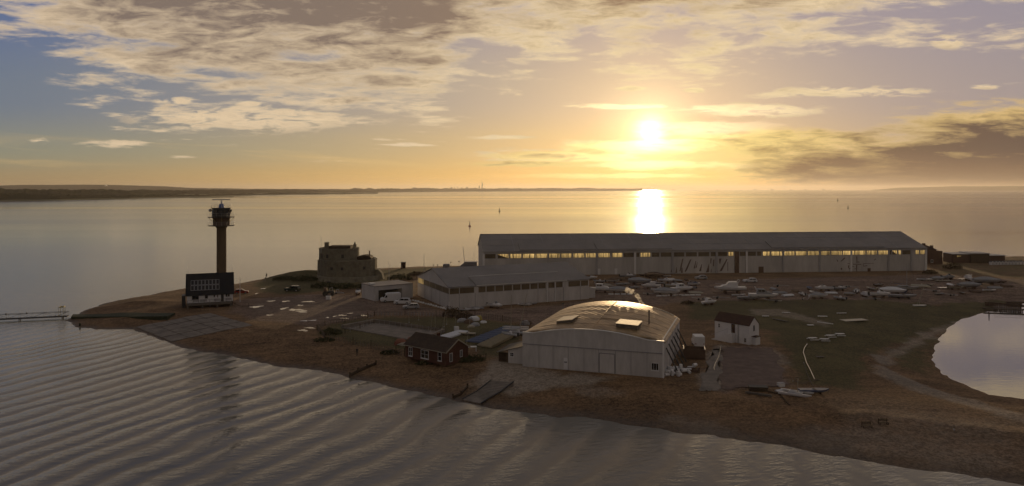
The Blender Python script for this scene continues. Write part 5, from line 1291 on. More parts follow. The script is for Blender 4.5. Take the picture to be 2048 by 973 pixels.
# boards, pipes, debris
def board(px_, py_, Ln, wd, deg, label, mt_='trim', name='board', cat='board', th=.10, z=.15):
    p = gpt(px_, py_); r = empty(name, p, R(deg), label, cat)
    MB().box(-Ln/2, Ln/2, -wd/2, wd/2, z, z+th).build('panel', M[mt_], r)
    MB().box(-Ln*.35, -Ln*.35+.1, -wd*.4, wd*.4, 0, z-.003).box(Ln*.35-.1, Ln*.35, -wd*.4, wd*.4, 0, z-.003).build('bearer', M['timber'], r)
board(1708, 642, 6.4, 2.4, 14, 'large pale flat board lying on the rough grass', 'gelcream')
board(1559, 642, 4.6, .8, -60, 'narrow grey plank on the footpath near the cottage', 'timber2', 'plank', 'plank')
board(1645, 634.5, 2.2, .7, -6, 'short white board on the grass left of the large one', 'trim')
board(1572, 627, 2.0, .5, -4, 'thin white strip board by the bend of the footpath', 'trim')
board(1531, 634, 1.6, .6, 0, 'short pale board just right of the cottage roof', 'trim')
board(1621, 652, 1.4, .8, 0, 'small pale board below the row of edging stones', 'trim')
board(1683, 628, 2.6, .4, 8, 'thin pale plank above the large flat board', 'trim')
board(1260, 611, 3.0, 1.0, -4, 'pale panel on the ground behind the curved roof', 'gelcream')
board(1277, 635, 5.2, .7, -3, 'long thin pale panel between curved roof and field', 'trim_grey')
board(1885, 563, 6.0, 3.2, 0, 'shiny flat sheeting catching the light at right of the yard', 'hose', 'sheeting', 'sheet', .04, .3)
board(1887, 577.5, 3.4, 2.0, 0, 'smaller shiny sheet below the long one', 'hose', 'sheeting', 'sheet', .04, .3)
board(1924, 560, 2.4, 1.8, 0, 'small shiny sheet left of the stubby wheelhouse boat', 'hose', 'sheeting', 'sheet', .04, .3)
board(1517, 791, 4.0, .35, -32, 'long pale timber lying on the beach beside dark crates', 'timber2', 'beam', 'beam', .3, .05)
board(1640, 716, 1.4, .9, 0, 'small grey board lying in the grass right of the bent pipe', 'timber2')
p = gpt(1516, 781); r = empty('dark_crates', p, R(-8), 'low dark crate on the beach at the edge of the tarmac', 'crate')
MB().box(-1.4,1.4,-.7,.7,0,.6).build('body', M['timber'], r); MB().box(-1.45,1.45,-.75,.75,.603,.68).build('lid', M['dark'], r)
p = gpt(1562, 773); r = empty('white_crate', p, .1, 'small white crate on the tarmac edge above the catamaran', 'crate')
MB().box(-.5,.5,-.4,.4,0,.5).build('body', M['trim'], r); MB().box(-.53,.53,-.43,.43,.503,.57).build('lid', M['trim_grey'], r)
boat('up', 1563, 783, 2.4, 20, 'tiny white upturned tender left of the small catamaran', 'gel', None, None)
def pipe(pts, label, r_=.09, mt_='hose', name='plastic_pipe', cat='pipe', z=.12):
    w_ = [gpt(*p) for p in pts]; o = w_[0]; n = len(w_); sm_ = []
    for i in range(n-1):
        for k in range(4): sm_.append(w_[i].lerp(w_[i+1], k/4))
    sm_.append(w_[-1]); root = empty(name, o, 0, label, cat)
    MB().path([(q.x-o.x, q.y-o.y, gh(q.x, q.y)-o.z+z) for q in sm_], r_, 8).build('run', M[mt_], root)
    MB().lathe([(r_*1.4,-.1),(r_*1.4,.1)], 8, (0,0,z)).build('coupling', M['trim_grey'], root)
pipe([(1442,694),(1440,706),(1437,716),(1432,726),(1428,736),(1428.5,742)], 'pale pipe catching the sun left of the dark tarmac')
pipe([(1614,690),(1609,697),(1606.5,706),(1610,716),(1613,727),(1620,740),(1629,760)], 'bent pale pipe catching the sun on the rough grass')
pipe([(1608,727),(1613,746),(1620,762),(1627,775)], 'thin dull pipe beside the bent bright one', .05, 'timber2')
pipe([(1586,764),(1605,767),(1640,762),(1590,758),(1597,770),(1615,768)], 'loose rope coil above the beached boats', .04, 'timber2', 'rope', 'rope')
pipe([(1530,783),(1560,790),(1568,800),(1580,812)], 'dark old cable trailing down the beach', .09, 'timber', 'cable', 'cable')
# dirt road edging stones
def chip_():
    r_ = empty('edging_stone', (0,0,0)); MB().lathe([(.02,0),(.2,.03),(.2,.16),(.02,.22)], 6, smooth=False).build('stone', M['trim'], r_); return reg(r_)
q0 = chip_()
for i in range(9):
    o = q0 if i == 0 else copy_tree(q0); o.location = gpt(1636+3.6*i, 645+.5*i); tag(o, 'small white edging stone in the short row beside the footpath', 'stone', 'edging stones by the footpath')
# fences
def fence(pts, label, ht=1.15, step=.42, pick='timber2', w_=.07, rails=True, name='picket_fence', skip=0):
    W_ = [gpt(*p) for p in pts]; o = W_[0]; root = empty(name, o, 0, label, 'fence'); pk = MB(); rl = MB(); ps = []
    rng = random.Random(len(pts)*17)
    for a, b in zip(W_, W_[1:]):
        d = (b-a).xy; n = max(1, int(d.length/step))
        for i in range(n):
            x = a.x+d.x*i/n; y = a.y+d.y*i/n
            if rng.random() < skip: continue
            z = gh(x, y)-o.z; hh_ = ht*(1+.12*(rng.random()-.5)); pk.box(x-o.x-w_/2, x-o.x+w_/2, y-o.y-.02, y-o.y+.02, z-.1, z+hh_)
        m_ = max(1, int(d.length/8))
        for i in range(m_):
            p0 = a.lerp(b, i/m_); p1 = a.lerp(b, (i+1)/m_)
            for zz in (.35, .85): rl.tube((p0.x-o.x, p0.y-o.y, gh(p0.x, p0.y)-o.z+zz*ht), (p1.x-o.x, p1.y-o.y, gh(p1.x, p1.y)-o.z+zz*ht), .025, n=4)
        ps.append(a)
    ps.append(W_[-1])
    pk.build('pickets', M[pick], root, kind='stuff'); rl.build('rail', M['timber'], root, kind='stuff')
    for p_ in ps:
        MB().box(p_.x-o.x-.07, p_.x-o.x+.07, p_.y-o.y-.07, p_.y-o.y+.07, -.3, ht+.15).build('post', M['timber'], root)
fence([(735,637),(749,632.5),(810,631.5),(872,633)], 'pale picket fence along the back of the pool grass', 1.0, .8, 'gelgrey', .14)
fence([(634,661),(650,653),(690,646),(735,637)], 'dark picket fence at the left of the pool grass', 1.2, .8, 'timber2', .10)
fence([(872,634),(905,634),(950,636),(1005,643),(1060,655)], 'dark picket fence behind the boat compound', 1.4, .7, 'timber2', .12)
fence([(634,661),(650,678),(706,690),(742,697),(792,711),(809,714)], 'thin picket fence running down to the bungalow', 1.2, .7, 'timber2', .10)
fence([(935,717),(955,720),(972,718)], 'low garden fence right of the bungalow', 1.0, .5, 'timber', .08)
fence([(690,668),(720,658),(748,648),(880,664)], 'thin wire fence around the empty pool', 1.0, 1.6, 'steel', .05, name='wire_fence')
# empty pool
q4 = [wpt(x, y, 2.0) for x, y in ((690,658),(752,646),(886,663),(868,684))]
q4 = [wpt(x, y, 2.0) for x, y in ((688,657),(750,645.5),(884,664.5),(840,684))]
o = q4[0].copy(); root = empty('empty_pool', o, 0, 'drained rectangular concrete pool with pale walls in the grass', 'pool'); dpt = 1.25
inn = [p-o for p in q4]; cen = sum(inn, Vector())/4
outr = [cen+(p-cen)*1.06 for p in inn]
z1 = .34
fl = MB().add([(p.x, p.y, .06) for p in inn], [(0,1,2,3)]).build('floor', M['slab'], root)
for i, nm_ in enumerate(('side_wall',)*4):
    a, b = inn[i], inn[(i+1) % 4]; oa, ob = outr[i], outr[(i+1) % 4]
    hh_ = 1.3 if i in (0, 1, 2) else .35
    hh_ = .75 if i != 3 else .2
    MB().prism([(a.x,a.y,0),(b.x,b.y,0),(ob.x,ob.y,0),(oa.x,oa.y,0)], (0,0,hh_)).build('wall', M['pale_pool'] if 'pale_pool' in M else M['slab'], root)
# bushes
def bush(px_, py_, w_, d_, h_, label, mt_='leaf', dens=1.0, group=None):
    p = gpt(px_, py_); rng = random.Random(int(px_*3+py_*5)); r = empty('bush', (p.x, p.y, p.z-.1), 0, label, 'bush', group); m_ = MB()
    for k in range(int(130*dens*max(1, w_*d_*.30))):
        a = rng.random()*6.28; rr = math.sqrt(rng.random()); x = w_/2*rr*math.cos(a); y = d_/2*rr*math.sin(a)
        top = 1.3*h_*(1-.6*rr**2)*(.75+.45*mnoise.noise(Vector((x*1.1+px_, y*1.1, 1.0)))+.2)
        z = top*rng.random()**.6; s_ = .10+.14*rng.random()
        n_ = Vector((rng.gauss(0,1), rng.gauss(0,1), rng.gauss(0,1))).normalized(); t_ = n_.orthogonal().normalized(); u_ = n_.cross(t_)
        c_ = Vector((x, y, z)); m_.add([c_+t_*s_, c_+u_*s_*.7, c_-t_*s_, c_-u_*s_*.7], [(0,1,2,3)])
    m_.build('foliage', M[mt_], r)
    s_ = MB()
    for k in range(4): a = rng.random()*6.28; s_.tube((0,0,-.2), (w_*.3*math.cos(a), d_*.3*math.sin(a), h_*.6), .05, .02, 4)
    s_.build('stem', M['timber'], r)
for a in ((650,683,5,2,.8,'dark low bush spilling onto the beach left of the fence'), (662,668,5,4,1.1,'dark bush at the left corner of the pool grass'), (905,634,5,4,2.2,'tall brown bush behind the pool by the hangar corner','leaf_brown'),
  (930,638,5,3,1.6,'brown bush beside the compound fence','leaf_brown'), (950,722,4,2.5,1.0,'low garden bush right of the bungalow wall'), (925,724,4,2,.8,'scrubby bush at the bungalow corner'), (850,729,4,1.2,.7,'low planting under the bungalow windows'),
  (780,708,4,2,.8,'small scrub patch near the bungalow fence'), (648,576,9,4,1.6,'dark bush at the foot of the castle wall'), (690,577,10,4,1.4,'wide dark bush below the middle of the castle'), (735,575,8,4,1.3,'bush below the right side of the castle'),
  (610,562,10,5,1.6,'rough bush on the grass bank left of the castle'), (570,560,9,4,1.1,'low scrub on the end of the castle bank'), 
  
  (1905,538,8,4,2.2,'dark bush in front of the pavilion','leaf_brown'), (1860,548,6,3,1.4,'dark bush at the right hangar corner','leaf_brown'), (1375,608,4,2,.8,'brown scrub at the corner of field and yard','leaf_brown'), (800,560,9,4,1.8,'bush on the bank behind the annex'), (835,553,8,4,1.6,'bush on the bank behind the gabled hangar','leaf_brown')):
    bush(*a)

# slipways, groyne, quay and footbridge
def slab_on_ground(pts, name, label, cat, mt_, th=.14, nu=14, nv=6, drop=.9, lo=-.25):
    P4 = [wpt(x, y, z_) for x, y, z_ in pts]; root = empty(name, (P4[0].x, P4[0].y, 0), 0, label, cat); o = Vector((P4[0].x, P4[0].y, 0))
    top = []
    for j in range(nv+1):
        for i in range(nu+1):
            u, v = i/nu, j/nv; q = (P4[0]*(1-u)+P4[1]*u)*(1-v)+(P4[3]*(1-u)+P4[2]*u)*v; top.append(q.copy())
    for q in top: q.z = max(q.z, gh(q.x, q.y)+th) 
    bot = [Vector((q.x, q.y, min(q.z-drop, lo))) for q in top]; n = (nu+1)*(nv+1); fs = []
    for j in range(nv):
        for i in range(nu): a = j*(nu+1)+i; fs.append((a, a+1, a+nu+2, a+nu+1))
    edge = [i for i in range(nu+1)]+[j*(nu+1)+nu for j in range(1, nv+1)]+[nv*(nu+1)+i for i in range(nu-1, -1, -1)]+[j*(nu+1) for j in range(nv-1, 0, -1)]
    for a, b in zip(edge, edge[1:]+edge[:1]): fs.append((b, a, n+a, n+b))
    MB().add([q-o for q in top]+[q-o for q in bot], fs).build('slab', M[mt_], root); return root, P4, o
root, P4, o = slab_on_ground([(345,688,-.25),(272,659,-.25),(420,628,1.9),(505,652,1.9)], 'slipway', 'broad grey concrete slipway of large slabs beside the black roofed house', 'slipway', 'slab')
jt = []
for k in range(1, 4):
    t = k/4; a = P4[0].lerp(P4[1], t); b = P4[3].lerp(P4[2], t); pts = []
    for i in range(15): q = a.lerp(b, i/14); pts.append((q.x-o.x, q.y-o.y, max(q.z, gh(q.x, q.y)+.14)+.012)); 
    m_ = MB().path(pts, .05, 4); m_.build('joint', M['timber'], root)
for k in range(1, 5):
    t = k/5; a = P4[0].lerp(P4[3], t); b = P4[1].lerp(P4[2], t); pts = []
    for i in range(11): q = a.lerp(b, i/10); pts.append((q.x-o.x, q.y-o.y, max(q.z, gh(q.x, q.y)+.14)+.012))
    MB().path(pts, .04, 4).build('joint', M['timber'], root)
root, P4, o = slab_on_ground([(962,814,-.3),(925,806,-.3),(982,761,1.9),(1027,764,1.9)], 'small_slipway', 'narrow ribbed concrete slipway in front of the barrel roofed hangar', 'slipway', 'slab', nu=5, nv=20)
for k in range(1, 16):
    t = k/16; a = P4[0].lerp(P4[3], t); b = P4[1].lerp(P4[2], t)
    q = [(p_.x-o.x, p_.y-o.y, max(p_.z, gh(p_.x, p_.y)+.14)+.01) for p_ in (a, b)]; MB().path(q, .035, 4).build('rib', M['timber2'], root)
for pa, pb in ((P4[0], P4[3]), (P4[1], P4[2])):
    pts = []
    for i in range(9): q = pa.lerp(pb, i/8); pts.append((q.x-o.x, q.y-o.y, max(q.z, gh(q.x, q.y)+.14)+.02))
    MB().path(pts, .13, 4).build('edge_timber', M['dark'], root)
def groyne(pts, label, ht=.5):
    W_ = [gpt(*p) for p in pts]; o = W_[0]; root = empty('groyne', (o.x, o.y, 0), 0, label, 'groyne')
    for a, b in zip(W_, W_[1:]):
        d = (b-a).normalized(); n_ = Vector((-d.y, d.x, 0))*.12; q = [(p_.x-o.x, p_.y-o.y, p_.z-.6) for p_ in (a-n_, b-n_, b+n_, a+n_)]
        zt = [a.z+ht, b.z+ht, b.z+ht, a.z+ht]
        MB().add(q+[(x, y, z) for (x, y, _), z in zip(q, zt)], [(3,2,1,0),(4,5,6,7),(0,1,5,4),(1,2,6,5),(2,3,7,6),(3,0,4,7)]).build('planking', M['timber'], root)
    for p_ in W_: MB().box(p_.x-o.x-.12, p_.x-o.x+.12, p_.y-o.y-.12, p_.y-o.y+.12, p_.z-.6, p_.z+ht+.35).build('pile', M['timber'], root)
groyne([(700,754),(716,745),(734,737),(752,730)], 'dark timber groyne running down the beach in the foreground')
groyne([(906,796),(922,790),(935,775)], 'short dark timber baulks left of the small slipway', .3)
# beach benches
def bench_():
    r_ = empty('beach_bench', (0,0,0)); MB().box(-.8,.8,-.25,.25,.42,.48).build('seat', M['timber'], r_)
    for z_ in (.62,.80,.95): MB().box(-.8,.8,.22,.27,z_,z_+.1).build('backrest_slat', M['timber'], r_)
    for x_ in (-.7,.7): MB().box(x_-.05,x_+.05,-.25,-.17,0,.418).box(x_-.05,x_+.05,.272,.35,0,1.1).build('leg', M['timber'], r_)
    return reg(r_)
e0 = bench_()
for i, (x_, y_, lb) in enumerate(((1734,856,'dark bench on the beach, left and lower of the two'), (1767,850,'dark bench on the beach, right and higher of the two'))):
    o = e0 if i == 0 else copy_tree(e0); o.location = gpt(x_, y_); o.rotation_euler.z = R(3); o.scale = (.85,.85,.75); tag(o, lb, 'bench', 'benches on the beach')
# quay
root, P4, o = slab_on_ground([(142,634,.8),(146,629,.8),(350,626,2.0),(335,633,2.0)], 'quay', 'low weed-covered stone quay running out to the footbridge', 'quay', 'weed', .12, 6, 20, 1.6, -.6)
for x_, y_ in ((160,654),(150,640),(185,640)):
    p = wpt(x_, y_, 0); MB().tube((p.x-o.x, p.y-o.y, -1), (p.x-o.x, p.y-o.y, .9), .22, .2, 8).build('pile', M['weed'], root)
# footbridge
a = wpt(136, 632.5, .5); b = wpt(-60, 641.5, .5); d = (b-a); Lb = d.length; ang = math.atan2(d.y, d.x)
fb = empty('footbridge', a, ang, 'steel truss footbridge leading off the left edge over the water', 'footbridge')
MB().box(0, Lb, -.7, .7, -.15, 0).build('deck', M['dark'], fb)
for s in (-1, 1):
    m_ = MB().tube((0, s*.75, .02), (Lb, s*.75, .02), .07, n=4).tube((0, s*.75, 1.15), (Lb, s*.75, 1.15), .055, n=4)
    n_ = int(Lb/2.6)
    for i in range(n_+1):
        x_ = Lb*i/n_; m_.tube((x_, s*.75, 0), (x_, s*.75, 1.15), .035, n=4)
        if i < n_: m_.tube((x_, s*.75, 0 if i % 2 else 1.15), (x_+Lb/n_, s*.75, 1.15 if i % 2 else 0), .035, n=4)
    m_.build('truss', M['dark'], fb)
for x_ in (1.2, Lb*.5, Lb*.9):
    for s in (-1, 1): MB().tube((x_, s*.6, -2.5), (x_, s*.6, -.16), .12, .12, 8).build('pile', M['dark'], fb)
x_ = (a-wpt(124, 633, .5)).length
fm = MB()
for xx in (x_-.5, x_+.5):
    fm.tube((xx, -.85, 0), (xx, -.85, 2.5), .06).tube((xx, .85, 0), (xx, .85, 2.5), .06)
fm.path([(x_-.5,-.85,2.5),(x_+.5,-.85,2.5),(x_+.5,.85,2.5),(x_-.5,.85,2.5),(x_-.5,-.85,2.5)], .10).build('lifting_frame', M['yellow'], fb)  # steel frame, yellow light on it put into the colour
for i, x_ in enumerate((Lb*.42, Lb*.63)): MB().lathe([(.02,0),(.2,.1),(.2,.3),(.02,.4)], 8, (x_, .75, 1.15)).build('lamp', M['dark'], fb)
# right-hand jetty across the lagoon
a = wpt(1990, 617, .8); b = wpt(2110, 621.5, .8); d = b-a; Lb = d.length
jt = empty('jetty', a, math.atan2(d.y, d.x), 'dark timber jetty on piles crossing the lagoon at the right edge', 'jetty')
MB().box(-3, Lb, -.9, .9, -.2, 0).build('deck', M['timber'], jt)
for i in range(10):
    for s in (-1, 1): MB().tube((Lb*i/9, s*.7, -1.6), (Lb*i/9, s*.7, -.2), .11, .11, 6).build('pile', M['timber'], jt)
MB().path([(0,.8,1.0),(Lb,.8,1.0)], .035).path([(0,.8,.5),(Lb,.8,.5)], .025).build('handrail', M['timber2'], jt)
a = wpt(1970, 600, 2.0); 
shw = empty('sheet_pile_wall', (a.x, a.y, 0), R(-30), 'short rusty sheet pile wall where the jetty meets the bank', 'wall')
m_ = MB()
for i in range(16): m_.box(i*.55, i*.55+.5, (i % 2)*.18, (i % 2)*.18+.12, -.8, 1.3)
m_.build('sheeting', M['rust'], shw, kind='stuff'); MB().box(-.1, 8.9, -.05, .35, 1.303, 1.4).build('capping', M['rust'], shw)
boat('di', 2034, 609, 6.0, 0, 'dark moored skiff lying beyond the jetty at the right edge', 'rust', 'timber', None)

# ---------------------------------------------------------------- people
def person(px_, py_, py_top, label, deg=0, step=.22, arms=.12):
    p = gpt(px_, py_); hgt = max(1.6, min(1.85, zat(p.y, py_top)-p.z)); k = hgt/1.75
    root = empty('person', p, R(deg), label, 'person')
    V_ = [(0,0,.95),(0,0,1.18),(0,0,1.42),(0,.01,1.53),(0,.03,1.63),(0,.03,1.74),
          (-.17,0,1.42),(-.23,.02,1.15),(-.22,arms,.92),(-.22,arms+.05,.82),(.17,0,1.42),(.23,-.02,1.15),(.22,-arms+.1,.92),(.22,-arms+.14,.82),
          (-.10,0,.90),(-.11,step*.55,.50),(-.11,step*.6,.07),(-.11,step*.6+.18,.03),(.10,0,.90),(.11,-step*.3,.50),(.11,-step*.9,.09),(.11,-step*.9+.18,.03)]
    Ed = [(0,1),(1,2),(2,3),(3,4),(4,5),(2,6),(6,7),(7,8),(8,9),(2,10),(10,11),(11,12),(12,13),(0,14),(14,15),(15,16),(16,17),(0,18),(18,19),(19,20),(20,21)]
    Rd = [.15,.15,.17,.06,.095,.08,.07,.052,.04,.035,.07,.052,.04,.035,.10,.072,.048,.045,.10,.072,.048,.045]
    me = bpy.data.meshes.new('body'); me.from_pydata([(x*k, y*k, z*k) for x, y, z in V_], Ed, []); o = bpy.data.objects.new('body', me); col.objects.link(o); o.parent = root
    sk = o.modifiers.new('skin', 'SKIN'); 
    for i, r_ in enumerate(Rd): me.skin_vertices[0].data[i].radius = (r_*k, r_*k*.85)
    me.skin_vertices[0].data[0].use_root = True
    ss = o.modifiers.new('sub', 'SUBSURF'); ss.levels = 1; ss.render_levels = 2; me.materials.append(M['cloth'])
    MB().lathe([(.02,-.11),(.075,-.08),(.10,0),(.09,.07),(.03,.13)], 10, (0,.035*k,1.68*k)).build('head', M['skin'], o)
    MB().lathe([(.107,.0),(.105,.06),(.06,.13),(.01,.15)], 10, (0,.02*k,1.69*k)).build('hair', M['hair'], o)
    return root
person(714, 712, 697, 'person in dark clothes standing on the beach left of the bungalow', 160)
person(533, 557, 547, 'person in dark clothes walking on the far shore behind the castle bank', 60)
person(2004, 519, 508, 'person on the right skyline, the shorter left one of a pair', 90)
person(2008.5, 519, 507, 'person on the right skyline, the taller right one of a pair', 80)
p = gpt(529, 563); r = empty('marker_board', p, 0, 'sunlit triangular white board at the shore near the walking person', 'board')
MB().prism([(-.9,0,0),(.5,0,0),(.5,0,1.6)], (0,.12,0)).build('panel', M['gelcream'], r); MB().box(.4,.52,.122,.22,-.3,1.6).build('post', M['timber'], r)
p = gpt(807, 537); r = empty('notice_hut', p, 0, 'small dark red box hut alone on the far beach', 'hut')
MB().box(-.9,.9,-.7,.7,0,2.3).build('wall', M['red_roof'], r); MB().box(-1.05,1.05,-.85,.85,2.303,2.5).build('roof', M['dark'], r)
p = gpt(893, 535.5); r = empty('storage_box', p, 0, 'rounded grey box on the far beach between lamp posts', 'box')
bevel(MB().box(-1.4,1.4,-.8,.8,0,1.5).build('body', M['gelgrey'], r), .3); MB().box(-1.2,1.2,-.83,-.803,.3,.4).build('seam', M['dark'], r)
p = gpt(937, 535); r = empty('sloping_shed', p, 0, 'low grey shed with a sloping end beside the long hangar', 'shed')
MB().prism([(-4.0,0,0),(3.4,0,0),(3.4,0,2.0),(-1.6,0,2.0)], (0,3,0)).build('wall', M['seam'], r); MB().box(-1.6,3.6,-.15,3.2,2.003,2.15).build('roof', M['trim_grey'], r)
p = gpt(943, 703); r = empty('workbench', p, .1, 'pale workbench with white legs right of the bungalow gable', 'bench')
MB().box(-1.0,1.0,-.5,.5,.85,.95).build('top', M['trim'], r)
for x_ in (-.9,.9):
    for y_ in (-.4,.4): MB().box(x_-.05,x_+.05,y_-.05,y_+.05,0,.847).build('leg', M['white'], r)

# ---------------------------------------------------------------- buoys
def buoy(px_, py_, py_top, mt_, label):
    p = wpt(px_, py_, 0); hh_ = max(zat(p.y, py_top), 1.5); k = hh_/4.4; r = empty('buoy', (p.x, p.y, 0), 0, label, 'buoy'); r.scale = (k,)*3
    MB().lathe([(1.0,-.4),(1.25,0),(1.25,.55),(.6,.8)], 14).build('float', M[mt_], r)
    m_ = MB()
    for i in range(4): a_ = R(45+90*i); m_.tube((.6*math.cos(a_),.6*math.sin(a_),.8), (.18*math.cos(a_),.18*math.sin(a_),3.3), .07, n=5)
    m_.lathe([(.5,1.4),(.42,2.6)], 8).build('tower', M['trim_grey'] if mt_ == 'buoyred' else M['dark'], r)
    MB().lathe([(.22,3.3),(.30,3.5),(.28,4.1),(.05,4.4)], 8).build('lantern', M['dark'], r)
buoy(939.5, 453, 443, 'buoyred', 'red channel buoy nearest the camera, left of the long hangar ridge')
buoy(999, 423, 415.5, 'dark', 'dark buoy beyond and right of the red one')
buoy(1696, 417, 410.5, 'dark', 'dark buoy nearest us on the right-hand water')
buoy(1675.5, 402, 396.5, 'dark', 'dark buoy beyond the nearer one on the right')
buoy(1605, 391, 388.5, 'dark', 'tiny buoy far out left of the two right-hand buoys')
buoy(1543, 385.5, 382.8, 'dark', 'faint tiny buoy below the ships on the horizon')

# ---------------------------------------------------------------- far shores
def far_strip(rows, name, mt_, label, kind, jag=0.0, seed=1, n=260):
    """rows: list of (list of (px, Y, z)) front to back, resampled to n columns"""
    vs = []; nr = len(rows)
    for k, row in enumerate(rows):
        xs_ = [r_[0] for r_ in row]; t = np.linspace(xs_[0], xs_[-1], n)
        Yv = np.interp(t, xs_, [r_[1] for r_ in row]); Zv = np.interp(t, xs_, [r_[2] for r_ in row])
        rng = np.random.RandomState(seed+k)
        if jag and k: 
            nz = np.interp(t, np.linspace(xs_[0], xs_[-1], n//2), rng.rand(n//2)); nz2 = np.interp(t, np.linspace(xs_[0], xs_[-1], n//9), rng.rand(n//9))
            Zv = Zv+(nz*.6+nz2*.9-.7)*jag*(Zv > 1)
        for x, y, z in zip(t, Yv, Zv): vs.append(((x-CX)/F*y, y, z))
    fs = [(k*n+i, k*n+i+1, (k+1)*n+i+1, (k+1)*n+i) for k in range(nr-1) for i in range(n-1)]
    return MB().add(vs, fs).build(name, mt_, label=label, kind=kind)
# the shore on the left: water line recedes from 2.1 km to 6 km
def row(Yl, zs, pxs=(-260, 0, 120, 260, 420, 600, 756)):
    return [(x, y, z) for x, y, z in zip(pxs, Yl, zs)]
base_ = [1700, 2100, 2270, 2600, 3300, 4700, 5500]
def off(d): return [b+d*(b/2100) for b in base_]
far_strip([row(base_, [0]*7), row(off(12), [3]*7), row(off(240), [6]*7), row(off(900), [8]*7), row(off(1500), [10,10,10,10,12,12,8])], 'far_shore_left', mat('far_field', (.10,.095,.035), .9, var=.3, scale=.01), 'low farmland shore across the water on the left', 'structure', 0, 1)
far_strip([row(off(20), [2,2,2,2,2,2,0]), row(off(30), [15,15,14,10,9,9,3]), row(off(120), [20,20,17,11,9,10,4]), row(off(190), [18,18,14,8,7,9,3]), row(off(250), [1]*7)], 'shore_woodland', M['wood_far'], 'dark band of woodland along the near left shore', 'stuff', 7, 3, 420)
far_strip([row(off(560), [2]*7), row(off(590), [23,24,23,20,22,26,8]), row(off(800), [30,31,28,27,26,30,10]), row(off(1000), [30,34,31,31,30,33,12]), row(off(1100), [5]*7)], 'inland_woodland', M['wood_far'], 'second darker band of trees behind the left farmland', 'stuff', 9, 23, 420)
hl_ = [(-200, 10500, 60), (0, 10500, 88), (35, 10500, 96), (150, 10500, 101), (230, 10500, 96), (330, 10500, 76), (380, 10500, 52), (560, 10500, 38), (700, 10500, 36)]
far_strip([[(x, 9500, 5) for x, y, z in hl_], hl_, [(x, 13000, z-30) for x, y, z in hl_]], 'distant_hills', M['wood_far'], 'long low hill on the left horizon', 'structure', 5, 9, 300)
r = empty('hilltop_dome', ((212-CX)/F*10300, 10300, 84), 0, 'tiny bright white dome on the crest of the distant left hill', 'dome')
MB().lathe([(9,0),(9,8),(7,14),(3,18),(.2,19)], 10).build('dome', M['gel'], r); MB().box(-20,20,-8,8,-8,2).build('base', M['trim'], r)
c_l = [(700, 7600, 0), (790, 9000, 0), (900, 10500, 0), (1050, 12500, 0), (1180, 14500, 0), (1285, 17000, 0)]
far_strip([c_l, [(x, y*1.01, 22) for x, y, z in c_l], [(x, y*1.06, z_) for (x, y, z), z_ in zip(c_l, (42,44,46,52,58,50))], [(x, y*1.15, 20) for x, y, z in c_l]], 'far_shore_centre', M['wood_far'], 'thin wooded coast under the distant city skyline', 'structure', 14, 11, 420)
s_r = [(1745, 21000, 0), (1800, 21000, 0), (1900, 21000, 0), (2048, 20500, 0), (2300, 20000, 0)]
far_strip([s_r, [(x, y+300, z_) for (x, y, z), z_ in zip(s_r, (8, 40, 62, 70, 80))], [(x, y+900, z_) for (x, y, z), z_ in zip(s_r, (12, 80, 118, 128, 120))], [(x, y+3000, 20) for x, y, z in s_r]], 'island', M['wood_far'], 'low dark island on the right horizon', 'structure', 12, 15, 300)
# city blocks
blk = [(812,3,1),(829,9,3),(848,22,2),(903,4,3.5),(909,1.2,4),(915.5,1.2,4.5),(923.5,3,3),(934,4,4),(942,9,1.5),(950,4,2.5),(958.5,2,7),(968,8,1.5),(1000,5,2),(1013,5,2.2),(1061,5,1),(1073,1.2,2),(1108,1,1.6),(1125,4,1),(1085,3,1.2),(892,4,1.2)]
for i, (x_, w_, h_) in enumerate(blk):
    Yb = 13500; r = empty('tower_block', ((x_-CX)/F*Yb, Yb, 40), 0, 'tiny hazy block on the distant city skyline' if h_ < 7 else 'slim tallest block on the distant city skyline, beside the sail tower', 'building', 'blocks on the city skyline' if h_ < 7 else None)
    ww = w_/F*Yb; hh_ = h_/F*Yb
    MB().box(-ww/2, ww/2, -15, 15, -30, hh_*.8).box(-ww*.3, ww*.25, -10, 10, hh_*.8+.01, hh_).build('walls', M['city'], r)
Yb = 13600; r = empty('sail_tower', ((963.8-CX)/F*Yb, Yb, 20), 0, 'tall needle-topped observation tower with a curved sail on the city skyline', 'tower')
MB().tube((-8,0,0),(2,0,95),5,4,6).tube((12,0,0),(4,0,95),5,4,6).tube((2,0,90),(-3,0,180),4,1.2,6).build('shafts', M['city'], r)
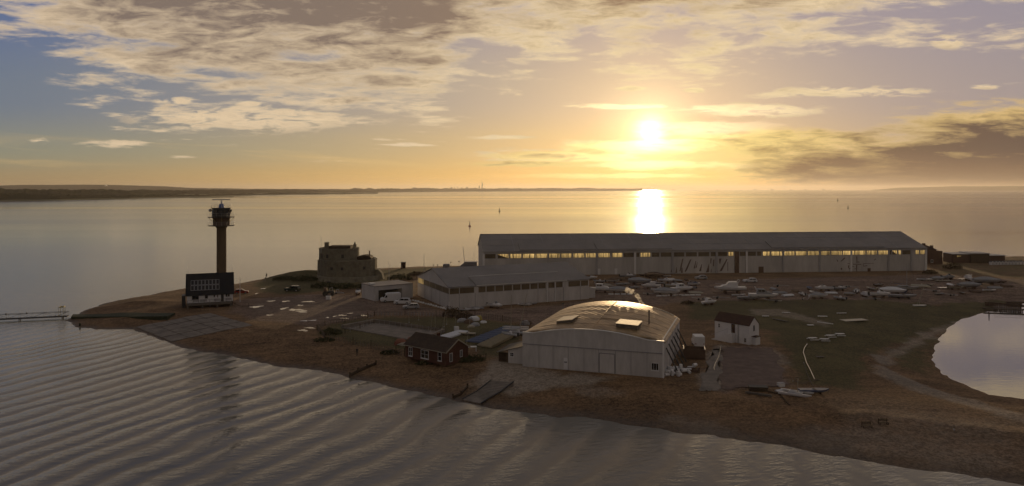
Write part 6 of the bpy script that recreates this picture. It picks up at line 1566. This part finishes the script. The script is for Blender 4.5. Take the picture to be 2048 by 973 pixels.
MB().prism([(3,0,60),(16,0,80),(20,0,105),(12,0,130),(1,0,150),(8,0,110)], (0,6,0)).build('sail', M['city'], r)
# ships
def ship_():
    r_ = empty('anchored_ship', (0,0,0)); hull_mb(110, 18, 14, n=8).build('hull', M['dark'], r_)
    MB().box(-46,-22,-8,8,14,34).build('superstructure', M['city'], r_); MB().box(-38,-32,-3,3,34.01,44).build('funnel', M['dark'], r_); MB().tube((20,0,14),(20,0,34),1.5,1).build('mast', M['dark'], r_); return reg(r_)
z0_ = ship_()
for i, (x_, s_, a_, lb) in enumerate(((1347.5,1.0,0,'ship on the horizon nearest to the sun glitter'), (1434,.8,180,'ship on the horizon second out from the sun glitter'), (1511,1.1,0,'ship on the horizon third out from the sun glitter'), (1545,1.2,0,'ship on the horizon right of the middle gap'), (1582.5,.9,0,'ship on the horizon in the middle of the right group'),
      (1612,1.0,0,'ship on the horizon just left of the last pair'), (1648,1.2,0,'larger ship of the last pair on the horizon'), (1660,.7,180,'small ship furthest right on the horizon'), (1298,1.5,0,'ship silhouetted inside the sun glitter'))):
    o = z0_ if i == 0 else copy_tree(z0_); Yb = 26000; o.location = ((x_-CX)/F*Yb, Yb, -1); o.rotation_euler.z = R(a_); o.scale = (s_*1.0, s_, s_*1.3); tag(o, lb, 'ship', 'ships at anchor on the horizon')

# ---------------------------------------------------------------- haze
hm_ = bpy.data.materials.new('evening_haze'); hm_.use_nodes = True; n_ = hm_.node_tree; n_.nodes.remove(n_.nodes['Principled BSDF'])
pv_ = n_.nodes.new('ShaderNodeVolumePrincipled'); pv_.inputs['Color'].default_value = (.86,.80,.74,1); pv_.inputs['Density'].default_value = 3.8e-5; pv_.inputs['Anisotropy'].default_value = .55
n_.links.new(pv_.outputs[0], n_.nodes['Material Output'].inputs['Volume'])
tag(MB().box(-46000, 46000, -500, 46000, -4, 215).build('haze', hm_), 'thin evening haze over the sea', None, None, 'stuff')
scene.cycles.use_denoising = True
scene.cycles.sample_clamp_indirect = 2.0; scene.cycles.sample_clamp_direct = 0
